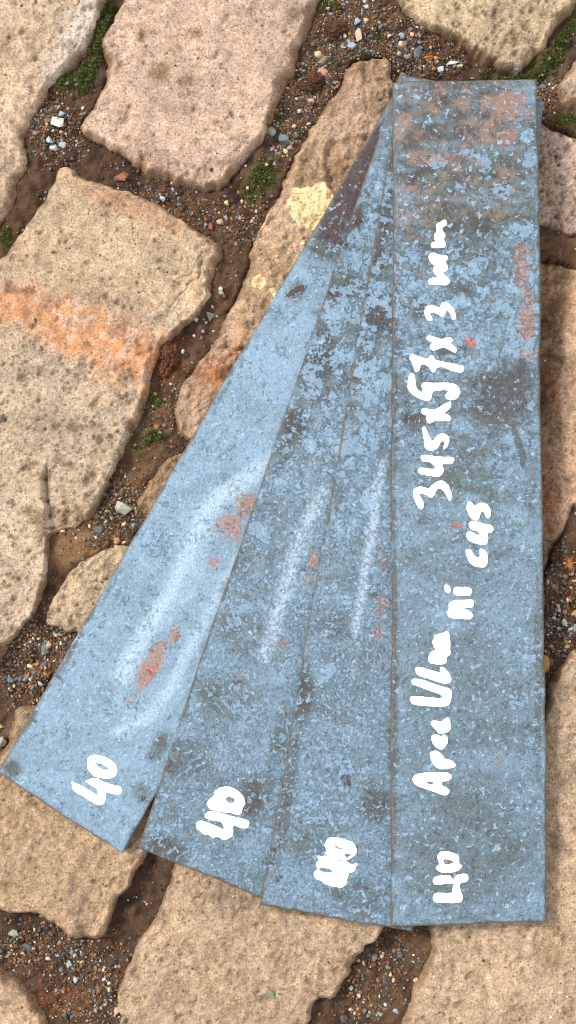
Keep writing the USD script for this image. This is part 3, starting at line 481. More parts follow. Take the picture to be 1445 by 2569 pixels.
def plate_mesh(key):
    pl = PLATES[key]; tl, tr, br, bl = pl['w']
    wide = np.linalg.norm(tr - tl); long_ = np.linalg.norm(bl - tl)
    nu, nv = int(wide / .001), int(long_ / .001)
    r = np.random.default_rng(ord(key))
    u = np.concatenate([[0, .0003, .0007], np.linspace(.0014, wide - .0014, nu), [wide - .0007, wide - .0003, wide]]) / wide
    v = np.concatenate([[0, .0003, .0007], np.linspace(.0014, long_ - .0014, nv), [long_ - .0007, long_ - .0003, long_]]) / long_
    zc = np.zeros(len(u)); zc[[0, -1]] = -.00055; zc[[1, -2]] = -.00016; zr = np.zeros(len(v)); zr[[0, -1]] = -.00055; zr[[1, -2]] = -.00016
    U, V = np.meshgrid(u, v)
    P = (tl * ((1 - U) * (1 - V))[..., None] + tr * (U * (1 - V))[..., None] + br * (U * V)[..., None] + bl * ((1 - U) * V)[..., None])
    # sheared edges are never quite straight
    wob = lambda n, s, a: a * nd.gaussian_filter1d(r.standard_normal(n + 200), s)[100:100 + n] * math.sqrt(s) * 1.9
    ex = (tr - tl) / wide; ey = (bl - tl) / long_
    eL, eR = wob(len(v), 22, .00022) + wob(len(v), 3, .00007), wob(len(v), 22, .00022) + wob(len(v), 3, .00007); eT, eB = wob(len(u), 14, .00010) + wob(len(u), 2, .00005), wob(len(u), 10, .00028) + wob(len(u), 2, .00006)
    P = P + ex * ((1 - U) ** 6 * eL[:, None] + U ** 6 * eR[:, None])[..., None] + ey * ((1 - V) ** 40 * eT[None] + V ** 40 * eB[None])[..., None]
    z = plate_top(pl, P[..., 0], P[..., 1]) + np.minimum(zc[None], zr[:, None]) + .00005 * nd.gaussian_filter(r.standard_normal(U.shape), 4) * 12
    n = U.size; top = np.dstack([P, z]).reshape(-1, 3); bot = np.dstack([P, plate_top(pl, P[..., 0], P[..., 1]) - T]).reshape(-1, 3)
    q = np.arange(n).reshape(U.shape)
    a, b, c, d = q[:-1, :-1].ravel(), q[:-1, 1:].ravel(), q[1:, 1:].ravel(), q[1:, :-1].ravel()
    f = [np.stack([a, c, b], 1), np.stack([a, d, c], 1), np.stack([a, b, c], 1) + n, np.stack([a, c, d], 1) + n]
    ring = np.concatenate([q[0, :-1], q[:-1, -1], q[-1, :0:-1], q[:0:-1, 0]]); nxt = np.roll(ring, -1)
    f += [np.stack([ring, nxt, nxt + n], 1), np.stack([ring, nxt + n, ring + n], 1)]
    px, py = photo(top[:, 0], top[:, 1], top[:, 2]); s = ST[key]
    j = lambda sd: .0  # even masks; the ragged borders are in the material
    bare = BASE[key] + (blobs(px, py, s['bare']) - BASE[key]) * np.clip(blobs(px, py, [(x, y, rx * 1.15, ry * 1.15, ro, 1) for x, y, rx, ry, ro, _ in s['bare']]), 0, 1)
    wear = np.stack([blobs(px, py, s['rust']), bare, streaks(px, py, CHALK[key])], 1)
    stain_shade = np.stack([blobs(px, py, s['primer']), blobs(px, py, s['soot']), blobs(px, py, s['olive'])], 1)
    fine = {'a': .30 + .45 * smooth01(py, 1050, 1450), 'b': .30 + .4 * smooth01(py, 1100, 1800), 'c': .30 + .4 * smooth01(py, 1100, 1800), 'd': .5 + 0 * py}[key]
    gate = lambda a: a - .7 * (1 - np.clip(a / .12, 0, 1))
    wear[:, [0, 2]] = gate(wear[:, [0, 2]]); stain_shade = gate(stain_shade)
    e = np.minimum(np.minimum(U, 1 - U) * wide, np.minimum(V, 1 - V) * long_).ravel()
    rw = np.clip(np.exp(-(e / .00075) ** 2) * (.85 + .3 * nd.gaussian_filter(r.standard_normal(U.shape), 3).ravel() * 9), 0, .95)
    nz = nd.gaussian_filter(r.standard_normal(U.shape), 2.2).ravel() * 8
    stain_shade[:, 1] = np.maximum(stain_shade[:, 1], np.clip(.62 + .30 * nz, 0, .8) * np.exp(-(e / (.0011 + .0005 * np.clip(nz, -1, 2))) ** 2) * 1.0 - .12)  # dark ragged band along the edges: chips plus contact shade put into the colour
    rim = np.stack([rw, gate(blobs(px, py, s['red'])), 0 * rw], 1)
    fk = FLK[key]; flk = np.maximum(np.interp(py, fk[0], fk[1]), blobs(px, py, fk[2]))
    amp = {'a': .95 - .55 * smooth01(py, 1000, 1500), 'b': 1.0 - .5 * smooth01(py, 1000, 1400), 'c': .95 - .4 * smooth01(py, 1000, 1400), 'd': .85 - .5 * smooth01(py, 560, 760)}[key]
    flake = np.stack([flk, fine, amp], 1)
    pr = {}
    for k_, a_ in (('wear', wear), ('stain_shade', stain_shade), ('rim', rim), ('flake', flake)):
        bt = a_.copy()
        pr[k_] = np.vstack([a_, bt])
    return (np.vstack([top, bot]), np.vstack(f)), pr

# ---- the white hand lettering, outlines read from the photo: (origin, zoom, outline, holes)
Z1, Z2, Z3, Z4, Z5, Z6, Z7, Z8 = ((1000,530),6.42), ((1000,880),6.115), ((1050,1240),7.135), ((1000,1560),5.585), ((1060,2100),10.32), ((160,1870),8.5), ((470,1950),8.03), ((770,2080),9.63)
GLY = {'a': [
 ('painted_letter', Z1, [(515,545),(530,510),(570,490),(605,498),(575,450),(568,400),(580,360),(610,340),(598,250),(605,210),(640,185),(670,175),(700,145),(740,135),(770,150),(765,170),(778,205),(765,235),(690,270),(720,340),(750,370),(752,410),(735,440),(720,455),(755,500),(760,545),(745,580),(700,597),(640,592),(560,598),(530,585)], []),
 ('painted_letter', Z1, [(480,740),(490,690),(530,670),(580,672),(630,695),(700,708),(760,705),(795,735),(785,780),(750,820),(770,845),(797,895),(790,945),(700,1000),(790,1055),(830,1110),(830,1140),(800,1180),(760,1193),(640,1190),(500,1190),(475,1150),(478,1110),(510,1075),(635,1065),(590,1020),(553,960),(550,930),(585,885),(530,845),(490,790)], []),
 ('painted_digit', Z1, [(412,1640),(430,1560),(460,1520),(510,1508),(580,1520),(665,1560),(670,1520),(700,1475),(745,1458),(790,1470),(870,1540),(905,1600),(915,1680),(918,1740),(880,1755),(850,1730),(840,1680),(810,1620),(765,1580),(755,1640),(735,1690),(700,1705),(620,1650),(510,1625),(520,1680),(550,1745),(520,1775),(480,1770),(440,1730)], []),
 ('painted_letter', Z1, [(437,2045),(455,2015),(490,2003),(580,2020),(690,2065),(740,2045),(815,2025),(870,2055),(875,2085),(830,2130),(900,2170),(940,2230),(920,2285),(890,2280),(800,2220),(720,2190),(640,2220),(570,2250),(530,2240),(500,2190),(515,2140),(560,2118),(500,2095),(455,2070)], []),
 ('painted_digit', Z2, [(150,115),(185,55),(215,42),(280,75),(380,115),(460,112),(475,75),(500,60),(540,80),(560,145),(640,155),(720,180),(830,190),(920,220),(990,228),(1010,265),(1000,310),(950,342),(880,325),(740,285),(690,250),(585,255),(570,310),(530,342),(490,310),(455,230),(340,205),(330,270),(310,310),(270,338),(240,310),(220,210),(180,140)], []),
 ('painted_digit', Z2, [(150,400),(175,350),(210,338),(245,360),(255,420),(260,520),(280,590),(350,635),(375,630),(350,540),(360,495),(400,480),(520,495),(700,490),(800,495),(880,515),(930,570),(950,630),(930,690),(880,750),(820,757),(760,755),(725,730),(715,680),(730,650),(770,620),(700,600),(600,610),(510,630),(510,715),(470,775),(400,765),(310,735),(220,680),(150,610),(133,570),(140,480)], []),
 ('painted_letter', Z2, [(345,920),(370,880),(400,875),(470,895),(530,905),(600,880),(680,830),(790,770),(808,800),(790,890),(690,965),(760,980),(800,1020),(795,1070),(770,1085),(650,1075),(560,1070),(520,1100),(470,1122),(430,1090),(425,1020),(430,995),(380,980),(350,950)], []),
 ('painted_digit', Z2, [(365,1200),(375,1165),(405,1158),(425,1200),(470,1310),(520,1395),(560,1330),(620,1275),(690,1260),(750,1295),(780,1350),(770,1420),(740,1480),(695,1517),(678,1505),(700,1440),(690,1385),(660,1390),(630,1430),(600,1500),(550,1525),(460,1532),(410,1500),(385,1450),(392,1370),(370,1280)], []),
 ('painted_digit', Z2, [(335,1650),(340,1610),(380,1597),(470,1600),(560,1615),(700,1630),(810,1628),(845,1645),(858,1680),(830,1730),(780,1742),(650,1735),(685,1780),(690,1840),(670,1900),(620,1935),(550,1932),(430,1910),(340,1900),(300,1870),(292,1840),(320,1795),(380,1795),(480,1812),(550,1812),(565,1790),(500,1715),(430,1705),(360,1700)], []),
 ('painted_digit', Z2, [(220,2170),(235,2120),(280,2090),(340,2083),(400,2095),(465,2115),(510,2060),(580,2005),(650,1988),(710,2005),(770,2070),(800,2150),(818,2205),(805,2290),(780,2308),(750,2270),(720,2190),(640,2105),(590,2130),(555,2185),(545,2230),(505,2262),(440,2220),(370,2195),(305,2190),(340,2250),(390,2340),(380,2420),(340,2437),(300,2410),(250,2300),(225,2230)], []),
 ('painted_digit', Z3, [(862,165),(880,125),(910,118),(960,150),(1005,212),(1050,170),(1110,150),(1180,155),(1240,190),(1280,250),(1300,320),(1290,380),(1260,430),(1230,437),(1190,400),(1180,330),(1150,305),(1115,320),(1100,390),(1075,450),(1040,472),(980,460),(920,410),(880,330),(858,260),(865,225)], []),
 ('painted_digit', Z3, [(895,530),(915,490),(960,485),(1080,495),(1180,530),(1300,545),(1350,610),(1335,660),(1290,695),(1225,690),(1245,760),(1240,840),(1220,895),(1160,915),(1090,900),(980,870),(880,825),(850,750),(850,700),(880,668),(950,670),(1080,740),(1090,720),(1050,655),(960,650),(915,610)], []),
 ('painted_letter', Z3, [(838,1030),(850,990),(890,978),(930,985),(960,1030),(1010,1110),(1070,1138),(1100,1110),(1085,1020),(1090,980),(1130,972),(1180,990),(1230,1060),(1248,1150),(1230,1250),(1190,1305),(1130,1312),(1020,1300),(930,1250),(880,1170)], []),
 ('painted_letter', Z3, [(620,1720),(635,1665),(700,1655),(800,1662),(900,1668),(945,1695),(962,1740),(940,1790),(890,1825),(820,1810),(740,1818),(650,1810),(628,1775)], []),
 ('painted_dot', Z3, [(450,1670),(470,1625),(510,1615),(560,1645),(578,1690),(565,1750),(530,1775),(480,1750)], []),
 ('painted_letter', Z3, [(535,1960),(570,1920),(640,1895),(740,1890),(830,1890),(930,1878),(975,1890),(997,1930),(980,2010),(940,2035),(780,2035),(900,2080),(960,2120),(970,2180),(945,2235),(890,2240),(740,2228),(600,2225),(530,2190),(510,2140),(500,2090),(550,2060)], []),
 ('painted_letter', Z4, [(405,520),(440,430),(480,400),(530,390),(485,345),(470,270),(500,225),(510,175),(600,160),(640,145),(668,118),(710,150),(718,240),(728,300),(718,390),(735,430),(720,465),(670,495),(683,540),(640,600),(510,597),(430,580)], []),
 ('painted_letter', Z4, [(230,655),(270,635),(320,632),(400,665),(480,680),(590,720),(580,640),(600,625),(650,645),(710,720),(742,790),(735,835),(690,870),(640,865),(560,850),(430,800),(310,770),(245,730),(235,690)], []),
 ('painted_letter', Z4, [(175,800),(240,793),(340,810),(420,840),(560,890),(690,925),(735,950),(745,1000),(738,1080),(720,1150),(670,1185),(560,1192),(400,1180),(200,1163),(160,1110),(155,1060),(190,1040),(350,1045),(530,1070),(610,1065),(610,1030),(540,1000),(400,955),(260,900),(185,880)], []),
 ('painted_letter', Z4, [(452,1410),(480,1378),(530,1385),(600,1395),(640,1360),(685,1335),(720,1365),(722,1430),(730,1490),(700,1545),(630,1562),(580,1570),(545,1550),(520,1510),(480,1480)], []),
 ('painted_letter', Z4, [(445,1610),(480,1578),(540,1580),(590,1605),(630,1575),(670,1590),(690,1630),(692,1690),(660,1740),(600,1800),(560,1785),(480,1720)], []),
 ('painted_letter', Z4, [(430,1850),(455,1815),(530,1800),(590,1835),(630,1880),(645,1920),(720,1930),(770,1960),(805,2010),(780,2045),(700,2050),(620,2070),(540,2050),(490,2010),(455,1940)], []),
 ('painted_letter', Z4, [(188,2205),(220,2150),(280,2125),(380,2112),(500,2105),(600,2110),(680,2105),(740,2140),(745,2175),(720,2220),(660,2235),(605,2240),(600,2290),(660,2310),(710,2350),(713,2390),(670,2435),(610,2425),(500,2385),(400,2350),(260,2300),(210,2260)], [[(385,2250),(430,2232),(485,2240),(475,2285),(420,2270)]]),
 ('painted_digit', Z5, [(350,800),(365,755),(440,705),(400,600),(375,530),(400,440),(460,380),(530,358),(640,365),(760,390),(880,440),(960,520),(940,620),(960,700),(1030,745),(980,830),(880,885),(750,915),(620,935),(480,920),(390,870)], [[(550,575),(610,565),(770,605),(825,665),(720,690),(580,715),(555,650)]]),
 ('painted_digit', Z5, [(260,1080),(330,1020),(440,995),(600,990),(715,975),(735,1040),(810,1100),(850,1010),(900,965),(1100,945),(1170,965),(1190,1060),(1170,1140),(1090,1175),(980,1185),(960,1290),(1000,1420),(1050,1520),(1045,1600),(990,1690),(900,1705),(750,1710),(560,1695),(340,1700),(260,1610),(260,1540),(310,1460),(400,1435),(600,1445),(780,1450),(770,1330),(820,1190),(700,1210),(560,1215),(440,1240),(340,1245),(265,1190)], [])],
 'd': [
 ('painted_digit', Z6, [(497,400),(510,270),(570,210),(680,195),(800,215),(920,260),(1050,340),(1110,410),(1150,520),(1130,620),(1060,680),(960,712),(860,710),(740,685),(640,660),(560,570),(500,500)], [[(680,370),(760,385),(870,430),(980,515),(900,525),(770,490),(700,420)]]),
 ('painted_digit', Z6, [(175,910),(190,850),(150,780),(185,760),(250,805),(320,820),(480,910),(640,1010),(740,1080),(715,980),(700,920),(600,870),(520,805),(455,790),(460,745),(540,735),(610,690),(700,710),(740,700),(780,755),(950,805),(1100,855),(1200,860),(1245,920),(1250,990),(1200,1040),(1130,1055),(1000,1020),(890,995),(895,1160),(870,1240),(790,1278),(680,1255),(560,1185),(400,1085),(230,990)], [])],
 'c': [
 ('painted_digit', Z7, [(388,520),(430,450),(520,380),(560,340),(530,310),(560,260),(600,260),(640,200),(740,190),(790,178),(870,195),(1000,250),(1090,330),(1150,430),(1170,540),(1115,600),(1100,700),(1060,750),(980,760),(900,718),(740,708),(600,682),(445,650),(435,620),(400,570)], [[(770,440),(815,380),(900,405),(965,445),(940,510),(850,520),(790,485)]]),
 ('painted_digit', Z7, [(345,790),(365,720),(445,668),(600,698),(720,730),(850,765),(1050,820),(1200,850),(1250,890),(1250,950),(1210,1030),(1090,1025),(990,985),(900,970),(925,1080),(910,1180),(860,1220),(740,1275),(660,1215),(570,1190),(550,1220),(490,1215),(430,1150),(340,1165),(260,1080),(190,1040),(170,980),(200,895),(260,865),(330,880),(480,940),(640,1000),(745,1060),(705,905),(600,880),(520,870),(480,870),(390,830)], [])],
 'b': [
 ('painted_digit', Z8, [(430,580),(480,545),(450,440),(415,375),(450,360),(460,280),(540,200),(640,185),(780,210),(920,245),(1050,290),(1140,340),(1190,440),(1215,560),(1150,640),(1050,720),(950,755),(880,775),(840,720),(740,690),(600,650),(480,640)], [[(650,400),(720,400),(760,440),(930,475),(830,495),(700,455)],[(900,620),(950,580),(1000,610),(1040,590),(1070,640),(1000,660),(960,700),(930,660)]]),
 ('painted_digit', Z8, [(160,1060),(200,995),(270,970),(205,880),(230,850),(220,790),(300,745),(260,700),(255,650),(300,635),(380,665),(425,632),(480,650),(600,660),(740,700),(840,730),(880,785),(950,770),(1080,855),(1180,820),(1250,850),(1180,900),(1180,970),(1080,1060),(1010,1040),(1000,1130),(970,1200),(970,1310),(860,1420),(760,1405),(600,1375),(450,1335),(340,1245),(240,1215),(170,1140)], [[(275,965),(350,925),(470,945),(600,985),(610,1055),(520,1030),(450,1050),(350,1020)],[(710,715),(760,760),(850,745),(840,775),(740,772)]])]}
MWHITE = usdkit.material(stage, '/World/Looks/white_marker_paint', {
    'g': ('geometry', {}), 'n': ('noise_texture', {'scale': 900, 'detail': 4}), 'b': ('bump', {'strength': .35, 'distance': .00025}),
    'n2': ('noise_texture', {'scale': 420, 'detail': 5, 'roughness': .7}), 'r': ('map_range', {'range_type': 'smoothstep', 'from_min': .66, 'from_max': .72, 'to_max': .6}), 'm': ('mix_color', {'a': (.84, .85, .84), 'b': (.45, .56, .66)}),
    'p': ('principled_bsdf', {'roughness': .45, 'specular_ior_level': .4})},
    [('g.position', 'n.vector'), ('g.position', 'n2.vector'), ('n.fac', 'b.height'), ('b.normal', 'p.normal'), ('n2.fac', 'r.value'), ('r.result', 'm.fac'), ('m.result', 'p.base_color')], surface='p.BSDF')
def glyph(pl, Z, ring, holes, r):
    (ox, oy), s = Z
    def wpts(p, n=2):
        p = chaikin(np.asarray(p, float), n) / s + (ox, oy)
        z = .006
        for _ in range(4):
            w = at(p[:, 0], p[:, 1], z); z = plate_top(pl, w[:, 0], w[:, 1])
        return w[:, :2]
    g = Polygon(wpts(ring), [wpts(h) for h in holes]).buffer(0)
    g = g.segmentize(.0006)
    def rag(c):
        c = np.asarray(c)[:-1]; j = nd.gaussian_filter1d(r.standard_normal((len(c), 2)), 1.2, axis=0, mode='wrap') * .00006
        return c + j
    polys = []
    for q in getattr(g, 'geoms', [g]):
        if q.area > 2e-8: polys.append(Polygon(rag(q.exterior.coords), [rag(i.coords) for i in q.interiors]).buffer(0))
    ms = []
    for q in polys:
        for q2 in getattr(q, 'geoms', [q]):
            if q2.area > 2e-8: ms.append(trimesh.creation.extrude_polygon(q2, .00026, engine='earcut'))
    m = trimesh.util.concatenate(ms); v = m.vertices.copy(); v[:, 2] += plate_top(pl, v[:, 0], v[:, 1]) - .00008
    return trimesh.Trimesh(v, m.faces, process=False)
LAB = {'a': ('topmost blue-grey plate lying upright with the long white line 345x57x3 mm', 'weathered metal plates fanned out on the cobbles'),
       'b': ('blue plate under the topmost one, with a smudged white 40', 'weathered metal plates fanned out on the cobbles'),
       'c': ('blue plate with a thick white 40, second from the left of the fan', 'weathered metal plates fanned out on the cobbles'),
       'd': ('lightest blue plate at the left of the fan, with an orange rust patch', 'weathered metal plates fanned out on the cobbles')}
for key in 'abcd':
    t = thing('metal_plate', LAB[key][0], 'metal plate', LAB[key][1])
    m, pr = plate_mesh(key)
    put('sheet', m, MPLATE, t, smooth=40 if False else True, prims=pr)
    r = np.random.default_rng(90 + ord(key))
    for nm, Z, ring, holes in GLY[key]:
        put(nm, glyph(PLATES[key], Z, ring, holes, r), MWHITE, t, smooth=False)

# where plates lie, nothing else is strewn
def under_plate(x, y, grow=0.0):
    m = np.zeros(np.shape(x), bool)
    for pl in PLATES.values(): m |= shapely.contains_xy(Polygon(pl['w']).buffer(grow), x, y)
    return m

# ------------------------------------------------------------------ pebbles
rng = np.random.default_rng(77)
def stone_shape(r, rx, ry, rz, kind):
    """A pebble (round) or a broken chip (angular): rx, ry, rz are half sizes in metres."""
    if kind == 'round':
        m = trimesh.creation.icosphere(2); v = m.vertices
        for _ in range(5):
            n = r.standard_normal(3); n /= np.linalg.norm(n); v = v + np.outer(np.clip(v @ n - .75, 0, 1), -n) * .8
        v = v * (1 + .06 * r.standard_normal(3)); return v * (rx, ry, rz), m.faces, True
    n = int(r.integers(10, 16)); p = r.standard_normal((n, 3)); p /= np.linalg.norm(p, axis=1, keepdims=True) ; p *= r.uniform(.8, 1.05, (n, 1)); p[:, 2] = np.clip(p[:, 2], -.55, .55) / .55
    h = ConvexHull(p); v = p; f = h.simplices.copy()
    c = v.mean(0)
    nrm = np.cross(v[f[:, 1]] - v[f[:, 0]], v[f[:, 2]] - v[f[:, 0]]); flip = ((v[f].mean(1) - c) * nrm).sum(1) < 0; f[flip] = f[flip][:, ::-1]
    ids = np.unique(f); re = -np.ones(len(v), int); re[ids] = np.arange(len(ids)); v = v[ids]; f = re[f]
    v = v / np.abs(v).max(0); return v * (rx, ry, rz), f, False
WHITE, CREAM, SLATE, BLUE, PALE, ORNG, RED_, BEIGE, GRN, DARK = (226,220,206), (224,202,160), (104,116,124), (150,172,190), (188,200,206), (190,116,60), (150,92,70), (196,168,140), (140,146,128), (62,62,62)
def pebble(px, py, w, h, rot, col, kind, name, label, cat, group=None, lift=.25):
    p = at(px, py, -.004); z = float(ground(p[0], p[1])[0])
    for _ in range(3): p = at(px, py, z); z = float(ground(p[0], p[1])[0])
    rx, ry = w / 2 * MPP, h / 2 * MPP; rz = min(rx, ry) * rng.uniform(.55, .8)
    v, f, sm = stone_shape(rng, rx, ry, rz, kind)
    a = math.radians(rot); R = np.array([[math.cos(a), -math.sin(a), 0], [math.sin(a), math.cos(a), 0], [0, 0, 1]])
    tl = rng.uniform(-.22, .22, 2); Rt = np.array([[1, 0, tl[0]], [0, 1, tl[1]], [-tl[0], -tl[1], 1]])
    v = v @ (R @ Rt).T
    c = np.broadcast_to(alb(col), v.shape) * rng.uniform(.9, 1.1) * (1 + .06 * rng.standard_normal((len(v), 1)))
    m = put(name, (v, f), MPEB, smooth=True if sm else False, prims={'tint': np.clip(c, .01, .85)}, label=label, category=cat, group=group)
    m.AddTranslateOp().Set(Gf.Vec3d(p[0], p[1], z + rz * lift))
J1 = 'the joint at the left of the large pinkish cobble'
